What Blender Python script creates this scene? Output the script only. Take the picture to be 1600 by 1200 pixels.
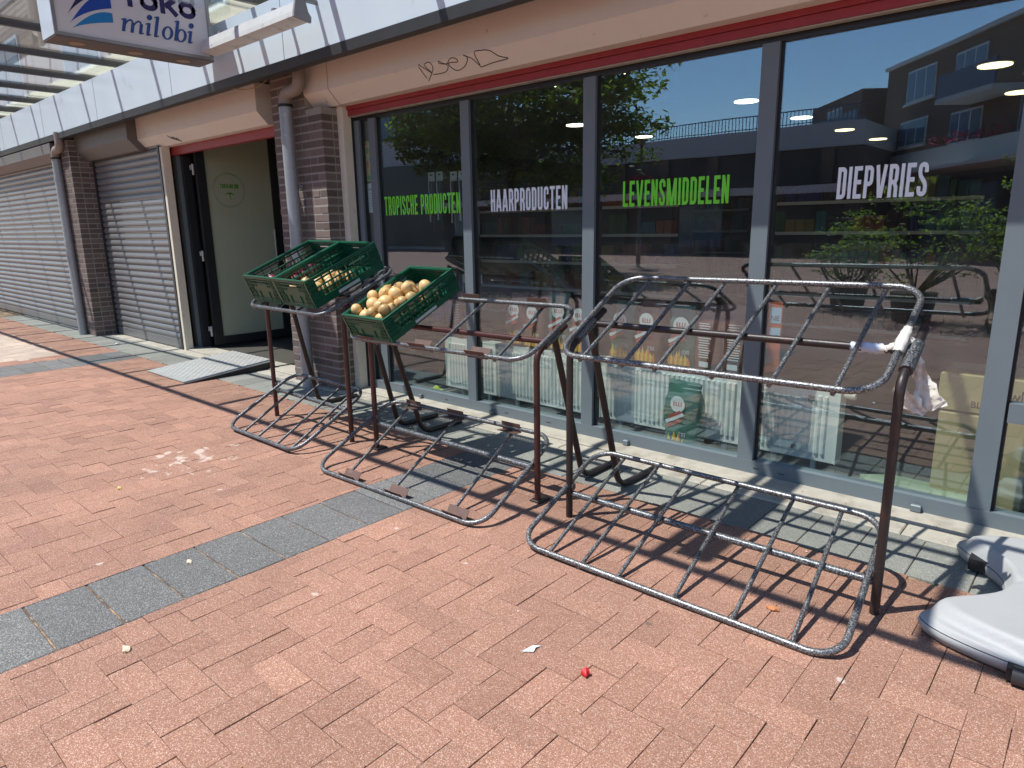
import bpy, math, random
from mathutils import Vector, Matrix
random.seed(7)
R = math.radians
scene = bpy.context.scene
for o in list(bpy.data.objects): bpy.data.objects.remove(o)
COL = scene.collection

# ------------------------------------------------------------ camera
cam_d = bpy.data.cameras.new('camera'); cam = bpy.data.objects.new('camera', cam_d); COL.objects.link(cam)
yaw, pit, rol = R(-41.78), R(-13.0), R(-0.91)
cy, sy, cp, sp = math.cos(yaw), math.sin(yaw), math.cos(pit), math.sin(pit)
fw = Vector((sy*cp, cy*cp, sp)); rt = Vector((cy, -sy, 0)); up = rt.cross(fw)
r2 = rt*math.cos(rol)+up*math.sin(rol); u2 = -rt*math.sin(rol)+up*math.cos(rol)
cam.matrix_world = Matrix(((r2.x, u2.x, -fw.x, 0), (r2.y, u2.y, -fw.y, -3.63), (r2.z, u2.z, -fw.z, 1.4), (0, 0, 0, 1)))
cam_d.sensor_width = 36; cam_d.lens = 1064/1600*36; cam_d.clip_start = .05; cam_d.clip_end = 600
scene.camera = cam
scene.render.resolution_x = 1024; scene.render.resolution_y = 768
# ------------------------------------------------------------ sky, sun, exposure
world = bpy.data.worlds.new('World'); scene.world = world; world.use_nodes = True
wn = world.node_tree; bg = wn.nodes['Background']
sky = wn.nodes.new('ShaderNodeTexSky'); sky.sky_type = 'NISHITA'; sky.sun_disc = False
SUN = Vector((.34, .42, -1)).normalized()
sky.sun_elevation = math.asin(-SUN.z); sky.sun_rotation = math.atan2(-SUN.x, -SUN.y) % (2*math.pi)
sky.air_density = 1.0; sky.dust_density = .1; sky.ozone_density = 4.0
bg.inputs['Strength'].default_value = .15
wn.links.new(sky.outputs[0], bg.inputs[0])
sun_d = bpy.data.lights.new('sun', 'SUN'); sun_d.energy = 5.0; sun_d.angle = R(.53); sun_d.color = (1, .965, .915)
sun = bpy.data.objects.new('sun', sun_d); COL.objects.link(sun)
sun.rotation_euler = (-SUN).to_track_quat('Z', 'Y').to_euler(); sun.location = (-5, -6, 15)
vs = scene.view_settings; vs.view_transform = 'Standard'; vs.look = 'None'; vs.gamma = 1; vs.use_curve_mapping = False
vs.exposure = 0.42
scene.cycles.max_bounces = 10; scene.cycles.transparent_max_bounces = 16; scene.cycles.caustics_reflective = False; scene.cycles.caustics_refractive = False

# ------------------------------------------------------------ helpers
class MB:
    def __init__(s): s.v = []; s.f = []; s.sm = []; s.mi = []
    def add(s, vs_, fs, smooth=False, mi=0):
        b = len(s.v); s.v += [tuple(x) for x in vs_]
        for f in fs: s.f.append(tuple(i+b for i in f)); s.sm.append(smooth); s.mi.append(mi)
        return s
    def box(s, x0, x1, y0, y1, z0, z1, mi=0, M=None, skip=()):
        v = [Vector(p) for p in ((x0,y0,z0),(x1,y0,z0),(x1,y1,z0),(x0,y1,z0),(x0,y0,z1),(x1,y0,z1),(x1,y1,z1),(x0,y1,z1))]
        if M is not None: v = [M @ p for p in v]
        fs = [(0,3,2,1),(4,5,6,7),(0,1,5,4),(1,2,6,5),(2,3,7,6),(3,0,4,7)]
        return s.add(v, [f for i, f in enumerate(fs) if i not in skip], False, mi)
    def bev(s, x0, x1, y0, y1, z0, z1, b=.004, mi=0, M=None):
        # box with chamfered top edges
        v = [(x0,y0,z0),(x1,y0,z0),(x1,y1,z0),(x0,y1,z0),(x0,y0,z1-b),(x1,y0,z1-b),(x1,y1,z1-b),(x0,y1,z1-b),
             (x0+b,y0+b,z1),(x1-b,y0+b,z1),(x1-b,y1-b,z1),(x0+b,y1-b,z1)]
        v = [Vector(p) for p in v]
        if M is not None: v = [M @ p for p in v]
        fs = [(0,1,5,4),(1,2,6,5),(2,3,7,6),(3,0,4,7),(4,5,9,8),(5,6,10,9),(6,7,11,10),(7,4,8,11),(8,9,10,11)]
        return s.add(v, fs, False, mi)
    def prism(s, prof, axis, a0, a1, mi=0, smooth=False, caps=True):
        # prof: list of 2D points, extruded along axis ('x': prof=(y,z); 'y': (x,z); 'z': (x,y))
        def P(p, a): return {'x': (a, p[0], p[1]), 'y': (p[0], a, p[1]), 'z': (p[0], p[1], a)}[axis]
        n = len(prof); v = [P(p, a0) for p in prof]+[P(p, a1) for p in prof]
        fs = [(i, (i+1) % n, (i+1) % n+n, i+n) for i in range(n)]
        s.add(v, fs, smooth, mi)
        if caps: s.add(v, [tuple(range(n-1, -1, -1)), tuple(range(n, 2*n))], False, mi)
        return s
    def tube(s, path, r, n=10, closed=False, caps=True, mi=0):
        P = [Vector(p) for p in path]; m = len(P); rings = []
        rr = r if isinstance(r, (list, tuple)) else [r]*m
        T = []
        for i in range(m):
            if closed: a, b = P[(i-1) % m], P[(i+1) % m]
            else: a, b = P[max(i-1, 0)], P[min(i+1, m-1)]
            T.append((b-a).normalized())
        ref = Vector((0, 0, 1)) if abs(T[0].z) < .9 else Vector((1, 0, 0))
        N = (ref - T[0]*ref.dot(T[0])).normalized()
        for i in range(m):
            if i: 
                N = (N - T[i]*N.dot(T[i])).normalized()
            B = T[i].cross(N)
            rings.append([P[i]+(N*math.cos(2*math.pi*k/n)+B*math.sin(2*math.pi*k/n))*rr[i] for k in range(n)])
        v = [p for ring in rings for p in ring]; fs = []
        for i in range(m if closed else m-1):
            j = (i+1) % m
            for k in range(n): fs.append((i*n+k, i*n+(k+1) % n, j*n+(k+1) % n, j*n+k))
        if not closed or (rings[0][0]-rings[-1][0]).length >= 0: s.add(v, fs, True, mi)
        if caps and not closed: s.add(v, [tuple(range(n-1, -1, -1)), tuple(range((m-1)*n, m*n))], False, mi)
        return s
    def grid(s, rows, smooth=True, mi=0, closed_u=False):
        nu = len(rows[0]); v = [p for r_ in rows for p in r_]; fs = []
        for i in range(len(rows)-1):
            for k in range(nu if closed_u else nu-1):
                k2 = (k+1) % nu; fs.append((i*nu+k, i*nu+k2, (i+1)*nu+k2, (i+1)*nu+k))
        return s.add(v, fs, smooth, mi)
    def mesh(s, name, mats, tone=None):
        me = bpy.data.meshes.new(name); me.from_pydata(s.v, [], s.f); me.update()
        for m in (mats if isinstance(mats, (list, tuple)) else [mats]): me.materials.append(m)
        me.polygons.foreach_set('use_smooth', s.sm); me.polygons.foreach_set('material_index', s.mi)
        if tone is not None:
            a = me.attributes.new('tone', 'FLOAT', 'POINT')
            a.data.foreach_set('value', tone if isinstance(tone, list) else [tone]*len(s.v))
        return me
    def obj(s, name, mats, parent=None, tone=None, **kw):
        return link(name, s.mesh(name, mats, tone), parent, **kw)
def link(name, data, parent=None, label=None, cat=None, group=None, kind=None, M=None):
    o = bpy.data.objects.new(name, data); COL.objects.link(o)
    if parent is not None: o.parent = parent
    if M is not None: o.matrix_basis = M
    if label: o['label'] = label
    if cat: o['category'] = cat
    if group: o['group'] = group
    if kind: o['kind'] = kind
    return o
def thing(name, label, cat, loc=(0, 0, 0), group=None, M=None):
    o = link(name, None, None, label, cat, group)
    if M is not None: o.matrix_basis = M
    else: o.location = loc
    return o
def copy_tree(o, parent=None):
    c = o.copy(); COL.objects.link(c); c.parent = parent
    for ch in list(o.children): copy_tree(ch, c)
    return c

# ------------------------------------------------------------ materials
def nt(name):
    m = bpy.data.materials.new(name); m.use_nodes = True; n = m.node_tree
    return m, n, n.nodes['Principled BSDF']
def node(n, t, **kw):
    x = n.nodes.new(t)
    for k, v in kw.items():
        if k in x.inputs.keys() if hasattr(x, 'inputs') else False: x.inputs[k].default_value = v
        else: setattr(x, k, v)
    return x
def rgb(c): return (c[0], c[1], c[2], 1)
def noise(n, scale, detail=4, rough=.6, vec=None, stretch=None):
    t = n.nodes.new('ShaderNodeTexNoise'); t.inputs['Scale'].default_value = scale
    t.inputs['Detail'].default_value = detail; t.inputs['Roughness'].default_value = rough
    src = vec
    if src is None:
        g = n.nodes.new('ShaderNodeNewGeometry'); src = g.outputs['Position']
    if stretch:
        mp = n.nodes.new('ShaderNodeMapping'); mp.inputs['Scale'].default_value = stretch
        n.links.new(src, mp.inputs[0]); src = mp.outputs[0]
    n.links.new(src, t.inputs['Vector']); return t.outputs['Fac']
def ramp(n, fac, stops):
    r = n.nodes.new('ShaderNodeValToRGB'); n.links.new(fac, r.inputs[0])
    e = r.color_ramp.elements
    while len(e) > 1: e.remove(e[-1])
    e[0].position = stops[0][0]; e[0].color = rgb(stops[0][1]) if not isinstance(stops[0][1], (int, float)) else rgb((stops[0][1],)*3)
    for p, c in stops[1:]:
        x = e.new(p); x.color = rgb(c) if not isinstance(c, (int, float)) else rgb((c,)*3)
    return r.outputs[0]
def mix(n, fac, a, b, mode='MIX'):
    x = n.nodes.new('ShaderNodeMix'); x.data_type = 'RGBA'; x.blend_type = mode
    for i, s in ((0, fac), (6, a), (7, b)):
        if isinstance(s, (int, float)) and i == 0: x.inputs[0].default_value = s
        elif isinstance(s, tuple): x.inputs[i].default_value = rgb(s)
        else: n.links.new(s, x.inputs[i])
    return x.outputs[2]
def bump(n, b, h, strength=.3, dist=.002):
    x = n.nodes.new('ShaderNodeBump'); x.inputs['Strength'].default_value = strength; x.inputs['Distance'].default_value = dist
    n.links.new(h, x.inputs['Height']); n.links.new(x.outputs[0], b.inputs['Normal'])
def simple(name, c, rough=.5, metal=0, var=.25, scale=8, bmp=0, bscale=60, dirt=None, dscale=2.5, dlo=.55, dhi=.75, tone=0, spec=.5):
    """base colour broken up by two noises, optional dirt patches and bump"""
    m, n, b = nt(name)
    f1 = noise(n, scale, 6, .65)
    col = mix(n, f1, tuple(x*(1-var) for x in c), tuple(min(1, x*(1+var)) for x in c))
    if tone:
        a = n.nodes.new('ShaderNodeAttribute'); a.attribute_name = 'tone'
        g = ramp(n, a.outputs['Fac'], [(0, (1-tone,)*3), (1, (1+tone,)*3)])
        col = mix(n, 1.0, col, g, 'MULTIPLY')
    if dirt:
        d = noise(n, dscale, 8, .7); dr = ramp(n, d, [(dlo, 0), (dhi, 1)])
        col = mix(n, dr, col, dirt)
    n.links.new(col, b.inputs['Base Color'])
    b.inputs['Roughness'].default_value = rough; b.inputs['Metallic'].default_value = metal
    b.inputs['Specular IOR Level'].default_value = spec
    if bmp: bump(n, b, noise(n, bscale, 6, .7), bmp, .002)
    return m
def paver_mat(name, base, dark, light, speck=1.0, stain=True):
    m, n, b = nt(name)
    g = n.nodes.new('ShaderNodeNewGeometry'); pos = g.outputs['Position']
    at = n.nodes.new('ShaderNodeAttribute'); at.attribute_name = 'tone'
    v = n.nodes.new('ShaderNodeTexVoronoi'); v.inputs['Scale'].default_value = 430; n.links.new(pos, v.inputs['Vector'])
    sep = n.nodes.new('ShaderNodeSeparateColor'); n.links.new(v.outputs['Color'], sep.inputs[0])
    grain = ramp(n, sep.outputs[0], [(0, dark), (.25, base), (.72, base), (.93, light), (1, tuple(min(1, x*1.35) for x in light))])
    fine = noise(n, 140, 4, .8, pos)
    grain = mix(n, ramp(n, fine, [(.35, 0), (.65, 1)]), mix(n, 1.0, grain, (.8, .8, .8), 'MULTIPLY'), mix(n, 1.0, grain, (1.15, 1.15, 1.15), 'MULTIPLY'))
    col = mix(n, 1-.5*speck, grain, base) if speck < 1 else mix(n, .22, grain, base)
    tn = ramp(n, at.outputs['Fac'], [(0, (.84, .83, .84)), (.5, (1, 1, 1)), (1, (1.14, 1.13, 1.12))])
    col = mix(n, 1.0, col, tn, 'MULTIPLY')
    big = noise(n, 1.3, 6, .6, pos)
    col = mix(n, 1.0, col, ramp(n, big, [(.3, (.86, .87, .88)), (.7, (1.1, 1.08, 1.07))]), 'MULTIPLY')
    med = noise(n, 9, 5, .7, pos)
    col = mix(n, ramp(n, med, [(.56, 0), (.78, .4)]), col, tuple(x*.62 for x in base))
    if stain:
        # chewing gum and paint spots with shapes of their own
        vo = n.nodes.new('ShaderNodeTexVoronoi'); vo.inputs['Scale'].default_value = 4.2; n.links.new(pos, vo.inputs['Vector'])
        dn = n.nodes.new('ShaderNodeMath'); dn.operation = 'ADD'; n.links.new(vo.outputs['Distance'], dn.inputs[0])
        nn = noise(n, 45, 3, .6, pos); mm = n.nodes.new('ShaderNodeMath'); mm.operation = 'MULTIPLY'; mm.inputs[1].default_value = .12
        n.links.new(nn, mm.inputs[0]); n.links.new(mm.outputs[0], dn.inputs[1])
        s1 = ramp(n, dn.outputs[0], [(.10, 1), (.125, 0)])
        s2 = n.nodes.new('ShaderNodeSeparateColor'); n.links.new(vo.outputs['Color'], s2.inputs[0])
        white = mix(n, 1.0, s1, ramp(n, s2.outputs[0], [(.60, 0), (.62, .75)]), 'MULTIPLY')
        dark_ = mix(n, 1.0, s1, ramp(n, s2.outputs[1], [(.66, 0), (.68, .6)]), 'MULTIPLY')
        col = mix(n, white, col, (.52, .44, .38)); col = mix(n, dark_, col, (.06, .055, .05))
        # chalky splash around one place
        vm = n.nodes.new('ShaderNodeVectorMath'); vm.operation = 'DISTANCE'; n.links.new(pos, vm.inputs[0]); vm.inputs[1].default_value = (-4.25, -1.95, 0)
        ds = n.nodes.new('ShaderNodeMath'); ds.operation = 'MULTIPLY_ADD'; ds.inputs[1].default_value = .55; n.links.new(vm.outputs['Value'], ds.inputs[0])
        n2 = noise(n, 9, 5, .6, pos); n.links.new(n2, ds.inputs[2])
        inv = ramp(n, ds.outputs[0], [(.50, .6), (.56, 0)])
        col = mix(n, inv, col, (.60, .52, .45))
    n.links.new(col, b.inputs['Base Color']); b.inputs['Roughness'].default_value = .85
    b.inputs['Specular IOR Level'].default_value = .35
    bump(n, b, fine, .35, .0015)
    return m
def tube_mat(name, paint, worn, rust, wear=.5, metal=.6):
    """scuffed painted steel: paint worn to bright metal in patches, rust specks"""
    m, n, b = nt(name)
    f = noise(n, 190, 5, .7); w = ramp(n, f, [(wear-.10, 0), (wear+.10, 1)])
    f2 = noise(n, 14, 6, .7); rr = ramp(n, f2, [(.56, 0), (.70, .7)])
    col = mix(n, w, paint, worn); col = mix(n, rr, col, rust)
    n.links.new(col, b.inputs['Base Color'])
    r = ramp(n, f, [(.3, .34), (.7, .5)]); n.links.new(r, b.inputs['Roughness'])
    b.inputs['Metallic'].default_value = metal
    bump(n, b, f, .25, .001)
    return m
def glass_mat(name, tint, refl, rough=0.0, dirt=0.0, dirtcol=(.6, .6, .6), gcol=(.96, .98, 1), wavy=0):
    m = bpy.data.materials.new(name); m.use_nodes = True; n = m.node_tree; n.nodes.clear()
    out = n.nodes.new('ShaderNodeOutputMaterial')
    tr = n.nodes.new('ShaderNodeBsdfTransparent'); tr.inputs[0].default_value = rgb(tint)
    gl = n.nodes.new('ShaderNodeBsdfGlossy'); gl.inputs['Roughness'].default_value = rough; gl.inputs[0].default_value = rgb(gcol)
    if wavy:
        bp = n.nodes.new('ShaderNodeBump'); bp.inputs['Strength'].default_value = wavy; bp.inputs['Distance'].default_value = .012
        n.links.new(noise(n, 1.7, 1, .4), bp.inputs['Height']); n.links.new(bp.outputs[0], gl.inputs['Normal'])
    # Schlick reflectance from the viewing angle, the same on both faces of the pane
    ge = n.nodes.new('ShaderNodeNewGeometry'); dt = n.nodes.new('ShaderNodeVectorMath'); dt.operation = 'DOT_PRODUCT'
    n.links.new(ge.outputs['Incoming'], dt.inputs[0]); n.links.new(ge.outputs['Normal'], dt.inputs[1])
    def mth(op, *a):
        x = n.nodes.new('ShaderNodeMath'); x.operation = op
        for i, v in enumerate(a):
            if isinstance(v, (int, float)): x.inputs[i].default_value = v
            else: n.links.new(v, x.inputs[i])
        return x.outputs[0]
    ab = mth('ABSOLUTE', dt.outputs['Value']); om = mth('SUBTRACT', 1.0, ab); p5 = mth('POWER', om, 4.0)
    ma = n.nodes.new('ShaderNodeMath'); ma.operation = 'MULTIPLY_ADD'; ma.inputs[1].default_value = 1-refl; ma.inputs[2].default_value = refl; ma.use_clamp = True
    n.links.new(p5, ma.inputs[0])
    mx = n.nodes.new('ShaderNodeMixShader'); n.links.new(ma.outputs[0], mx.inputs[0]); n.links.new(tr.outputs[0], mx.inputs[1]); n.links.new(gl.outputs[0], mx.inputs[2])
    last = mx.outputs[0]
    if dirt:
        df = n.nodes.new('ShaderNodeBsdfDiffuse'); df.inputs[0].default_value = rgb(dirtcol)
        f = ramp(n, noise(n, 3, 8, .7), [(.35, dirt*.3), (.75, dirt*1.6)])
        m2 = n.nodes.new('ShaderNodeMixShader'); n.links.new(f, m2.inputs[0]); n.links.new(last, m2.inputs[1]); n.links.new(df.outputs[0], m2.inputs[2]); last = m2.outputs[0]
    n.links.new(last, out.inputs[0]); return m
def emit(name, c, s):
    m = bpy.data.materials.new(name); m.use_nodes = True; n = m.node_tree; n.nodes.clear()
    o = n.nodes.new('ShaderNodeOutputMaterial'); e = n.nodes.new('ShaderNodeEmission'); e.inputs[0].default_value = rgb(c); e.inputs[1].default_value = s
    n.links.new(e.outputs[0], o.inputs[0]); return m

M_RED = paver_mat('red_paver', (.305, .156, .104), (.12, .065, .05), (.54, .38, .30))
M_GREY = paver_mat('grey_paver', (.122, .122, .116), (.045, .045, .043), (.38, .38, .37), stain=True)
M_GREY2 = paver_mat('greenish_tile', (.235, .238, .208), (.12, .122, .108), (.42, .42, .38))
M_BEIGE = paver_mat('beige_paver', (.42, .34, .27), (.3, .24, .19), (.55, .46, .38), stain=False)
M_CONC = simple('kerb_concrete', (.42, .385, .32), .9, 0, .25, 14, .5, 120, dirt=(.2, .17, .13), dscale=5, dlo=.5, dhi=.75)
M_JOINT = simple('joint_sand', (.115, .075, .048), .95, 0, .5, 30, .6, 200, dirt=(.46, .31, .18), dscale=7, dlo=.47, dhi=.62)
M_FRAME = simple('grey_aluminium', (.150, .180, .198), .42, .0, .10, 5, 0, 60, dirt=(.2, .2, .19), dscale=4, dlo=.62, dhi=.85)
M_DARK = simple('dark_frame', (.022, .024, .028), .4, 0, .3, 10)
M_BLACK = simple('rubber_black', (.012, .012, .013), .6, 0, .3, 10)
M_CREAM = simple('cream_steel', (.74, .69, .62), .5, 0, .06, 4, .15, 40, dirt=(.34, .24, .17), dscale=13, dlo=.63, dhi=.74)
M_TRIM = simple('red_trim', (.30, .030, .034), .5, 0, .25, 12, .2, 50, dirt=(.45, .2, .17), dscale=20, dlo=.70, dhi=.76)
M_WHITE = simple('cream_post', (.74, .68, .56), .6, 0, .12, 10, .2, 50, dirt=(.3, .26, .2), dscale=9, dlo=.62, dhi=.8)
M_FASC = simple('fascia_metal', (.60, .70, .78), .26, .0, .06, 2.5, .05, 8, dirt=(.36, .37, .38), dscale=3, dlo=.6, dhi=.85)
M_GUT = simple('gutter_dark', (.03, .03, .032), .5, 0, .3, 6)
M_SOFF = simple('soffit_brown', (.085, .075, .07), .7, 0, .3, 6)
M_BOXG = simple('grey_brown_steel', (.16, .145, .14), .5, .2, .2, 4, .1, 30, dirt=(.08, .07, .065), dscale=4, dlo=.55, dhi=.75)
M_SHUT = simple('shutter_alu', (.19, .187, .19), .36, .15, .12, 6, .1, 60, dirt=(.24, .22, .2), dscale=6, dlo=.58, dhi=.8)
M_BRICK = simple('dark_brick', (.15, .112, .098), .85, 0, .4, 60, .8, 90, tone=.3, dirt=(.30, .24, .2), dscale=40, dlo=.6, dhi=.8)
M_MORT = simple('mortar', (.31, .29, .26), .95, 0, .2, 40, .8, 150)
M_GALV = simple('galvanised_pipe', (.33, .35, .37), .5, .35, .2, 30, .1, 60, dirt=(.5, .5, .48), dscale=12, dlo=.58, dhi=.75)
M_PVC = simple('dirty_pvc', (.26, .22, .19), .6, 0, .25, 14)
M_GLASS = glass_mat('window_glass', (.965, 1.0, .98), .14, gcol=(.74, .90, 1.0), wavy=.045, dirt=.016, dirtcol=(.5, .5, .48))
M_ROOFGL = glass_mat('canopy_glass', (.955, .97, .965), .02, dirt=.045, dirtcol=(.62, .66, .64))
M_BEAM = simple('canopy_beam', (.10, .10, .10), .5, .3, .2, 5)
M_UPWALL = simple('upper_render', (.26, .205, .16), .9, 0, .25, 25, .8, 60)
M_UPCREAM = simple('upper_cream', (.62, .60, .47), .8, 0, .15, 4, dirt=(.4, .42, .36), dscale=2, dlo=.5, dhi=.7)
M_LEDGE = simple('pale_ledge', (.50, .58, .62), .6, 0, .1, 4)
M_WOOD = simple('brown_wood', (.17, .062, .028), .6, 0, .3, 14, .2, 40)
M_FROST = simple('frosted_glass', (.42, .46, .35), .32, 0, .14, 1.6)
M_LOGO = simple('green_print', (.10, .36, .03), .5, 0, .1, 5)
M_GREENT = simple('lime_lettering', (.17, .72, .035), .5, 0, .06, 6)
M_WHITET = simple('white_lettering', (.80, .86, .90), .5, 0, .05, 6)
M_TUBE = tube_mat('worn_rack_tube', (.042, .043, .047), (.44, .44, .44), (.07, .055, .05), wear=.535, metal=.65)
M_TUBE1 = tube_mat('dark_rack_tube', (.04, .042, .046), (.42, .43, .45), (.06, .045, .04), wear=.56, metal=.5)
M_POST = tube_mat('rusty_rack_post', (.022, .017, .017), (.045, .027, .024), (.075, .027, .018), wear=.55, metal=.1)
M_POSTR = tube_mat('oxide_rack_post', (.045, .013, .012), (.085, .024, .019), (.04, .024, .02), wear=.5, metal=.1)
M_BRAC = simple('rusty_bracket', (.115, .062, .048), .65, .1, .3, 30, .3, 80, dirt=(.22, .12, .09), dscale=20)
M_CRATE = simple('green_crate', (.004, .085, .044), .34, 0, .2, 8, .1, 40, dirt=(.03, .13, .08), dscale=9, dlo=.6, dhi=.8)
M_LABEL = simple('crate_label', (.55, .58, .58), .5, 0, .2, 60)
M_PRINT = simple('pale_print', (.20, .40, .28), .5, 0, .5, 120)
M_RAMP = simple('chequer_aluminium', (.44, .44, .42), .45, .2, .15, 12, .2, 60, dirt=(.3, .28, .25), dscale=6)
M_BASE = simple('grey_plastic', (.40, .40, .40), .55, 0, .10, 260, .3, 300, dirt=(.36, .36, .35), dscale=3, dlo=.55, dhi=.8)
M_ONION = None
def onion_mat(name, a, b_, c):
    m, n, b = nt(name)
    tc = n.nodes.new('ShaderNodeTexCoord'); f = noise(n, 3, 5, .6, tc.outputs['Object'], (20, 20, 2.5))
    oi = n.nodes.new('ShaderNodeObjectInfo')
    col = ramp(n, f, [(.3, a), (.55, b_), (.75, c)])
    t = ramp(n, oi.outputs['Random'], [(0, (.62, .55, .46)), (.5, (.95, .92, .86)), (1, (1.2, 1.17, 1.15))])
    col = mix(n, 1.0, col, t, 'MULTIPLY')
    n.links.new(col, b.inputs['Base Color']); b.inputs['Roughness'].default_value = .38
    bump(n, b, f, .2, .002); return m
M_ONION = onion_mat('onion_skin', (.52, .31, .11), (.68, .46, .20), (.80, .63, .36))
M_REDON = onion_mat('red_onion_skin', (.12, .012, .035), (.22, .03, .07), (.36, .10, .14))
M_ROOT = simple('onion_root', (.33, .24, .14), .9, 0, .4, 60)
M_RAD = simple('radiator_white', (.88, .90, .86), .4, 0, .05, 6)
M_BAGB = simple('brown_bag_plastic', (.19, .082, .064), .28, 0, .35, 22, .8, 25)
M_BAGG = simple('green_bag_plastic', (.06, .17, .13), .25, 0, .4, 22, .8, 25)
M_BAGR = simple('red_print', (.45, .07, .04), .5, 0, .3, 40)
M_BAGW = simple('white_print', (.72, .76, .78), .45, 0, .12, 60)
M_FLAME = simple('orange_print', (.70, .26, .03), .5, 0, .5, 40)
M_FLAME2 = simple('yellow_print', (.80, .55, .08), .5, 0, .3, 40)
M_CARD = simple('cardboard', (.48, .40, .21), .85, 0, .1, 9)
M_INK = simple('dark_ink', (.06, .045, .05), .6, 0, .1, 5)
M_TAPE = simple('parcel_tape', (.42, .34, .2), .3, 0, .1, 5)
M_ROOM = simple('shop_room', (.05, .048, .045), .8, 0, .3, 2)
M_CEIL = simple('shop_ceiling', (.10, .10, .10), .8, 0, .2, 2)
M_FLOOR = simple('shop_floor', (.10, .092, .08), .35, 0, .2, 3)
M_SHELF = simple('shop_shelf', (.05, .055, .065), .5, .3, .2, 5)
M_PLAST = simple('white_carrier_plastic', (.74, .70, .62), .35, 0, .12, 20, .8, 30)
M_PLAST2 = simple('bluish_film', (.55, .60, .72), .3, 0, .15, 40, .8, 60)
M_SIGNW = simple('sign_face', (.72, .73, .76), .35, 0, .04, 5, dirt=(.55, .53, .5), dscale=6, dlo=.6, dhi=.9)
M_SIGNF = simple('sign_frame', (.30, .30, .31), .35, .6, .1, 10)
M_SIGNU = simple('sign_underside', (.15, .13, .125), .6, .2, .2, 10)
M_SIGNC = simple('sign_downlight', (.34, .25, .17), .5, 0, .1, 10)
M_NAVY = simple('navy_print', (.018, .012, .10), .4, 0, .05, 5)
M_BLUE = simple('blue_print', (.01, .07, .42), .4, 0, .05, 5)
M_SKYB = simple('cyan_print', (.01, .23, .58), .4, 0, .05, 5)
M_SCRIPT = simple('dark_blue_print', (.015, .07, .27), .4, 0, .05, 5)
M_MARK = simple('black_marker', (.02, .015, .015), .5, 0, .1, 5)
M_LAMPF = simple('lamp_housing', (.58, .60, .60), .5, 0, .12, 12, dirt=(.3, .3, .3), dscale=10)
M_LAMPG = simple('lamp_grey', (.22, .23, .24), .5, 0, .15, 12)

def palette(name, cols, rough=.5):
    return [simple('%s_%s' % (name, k), c, rough, 0, .2, 12) for k, c in cols]

# ============================================================ LARGE STRUCTURE
# ---- plaza ground sheet
def plaza_mat():
    m, n, b = nt('plaza_brick')
    g = n.nodes.new('ShaderNodeNewGeometry')
    br = n.nodes.new('ShaderNodeTexBrick'); n.links.new(g.outputs['Position'], br.inputs['Vector'])
    br.inputs['Scale'].default_value = 1; br.inputs['Brick Width'].default_value = .21; br.inputs['Row Height'].default_value = .105
    br.inputs['Mortar Size'].default_value = .003
    br.inputs['Color1'].default_value = (.335, .18, .135, 1); br.inputs['Color2'].default_value = (.29, .155, .115, 1); br.inputs['Mortar'].default_value = (.12, .08, .06, 1)
    col = mix(n, 1.0, br.outputs[0], ramp(n, noise(n, 1.2, 6, .6), [(.3, (.8, .8, .8)), (.7, (1.1, 1.1, 1.1))]), 'MULTIPLY')
    n.links.new(col, b.inputs['Base Color']); b.inputs['Roughness'].default_value = .85
    return m
g = MB()
X0, X1, Y0, Y1 = -17.0, 2.6, -3.95, -.70      # area laid with modelled pavers
g.add([(-150, -150, -.06), (150, -150, -.06), (150, 60, -.06), (-150, 60, -.06)], [(0, 1, 2, 3)])
g.obj('ground', M_JOINT, kind='structure')
g = MB()
for a in ((-90, X0, -90, -.0), (X1, 60, -90, -.0), (X0, X1, -90, Y0)):
    g.add([(a[0], a[2], -.004), (a[1], a[2], -.004), (a[1], a[3], -.004), (a[0], a[3], -.004)], [(0, 1, 2, 3)])
g.obj('plaza', plaza_mat(), kind='structure')
g = MB(); g.add([(X0, Y0, -.007), (X1, Y0, -.007), (X1, 0, -.007), (X0, 0, -.007)], [(0, 1, 2, 3)])
g.obj('joint_sand', M_JOINT, kind='structure')

# ---- herringbone pavers
U = .1065; PX, PY = -.802, -2.0
camp = Vector((0, -3.63, 1.4))
def inview(x, y, z=0, m=1.12):
    d = Vector((x, y, z))-camp; zz = d.dot(fw)
    if zz <= .1: return False
    a = 1064*d.dot(r2)/zz; b = 1064*d.dot(u2)/zz
    return abs(a) < 800*m and abs(b) < 600*m
def zone(x, y):
    if -3.0 <= x < -2.57 or -9.0 <= x < -8.32: return 'band'
    return 'red'
cells = []
i0, i1 = int((X0-PX)/U)-1, int((X1-PX)/U)+1; j0, j1 = int((Y0-PY)/U)-1, int((Y1-PY)/U)
for i in range(i0, i1):
    for j in range(j0, j1+1):
        c = (i-j) % 4
        if c == 0: r_ = (i, j, 2, 1)
        elif c == 2: r_ = (i, j-1, 1, 2)
        else: continue
        xa, ya = PX+r_[0]*U, PY+r_[1]*U; xb, yb = xa+r_[2]*U, ya+r_[3]*U
        xa, xb = max(xa, X0), min(xb, X1); ya, yb = max(ya, Y0), min(yb, -.70)
        if xb-xa < .02 or yb-ya < .02: continue
        # cut at the grey bands
        segs = [(xa, xb)]
        for b0, b1 in ((-3.0, -2.57), (-9.0, -8.32)):
            ns = []
            for s0, s1 in segs:
                if s1 <= b0 or s0 >= b1: ns.append((s0, s1))
                else:
                    if s0 < b0-.015: ns.append((s0, b0))
                    if s1 > b1+.015: ns.append((b1, s1))
            segs = ns
        for s0, s1 in segs: cells.append((s0, s1, ya, yb))
def score(c):
    d = (Vector(((c[0]+c[1])/2, (c[2]+c[3])/2, 0))-camp); return d.length
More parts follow.
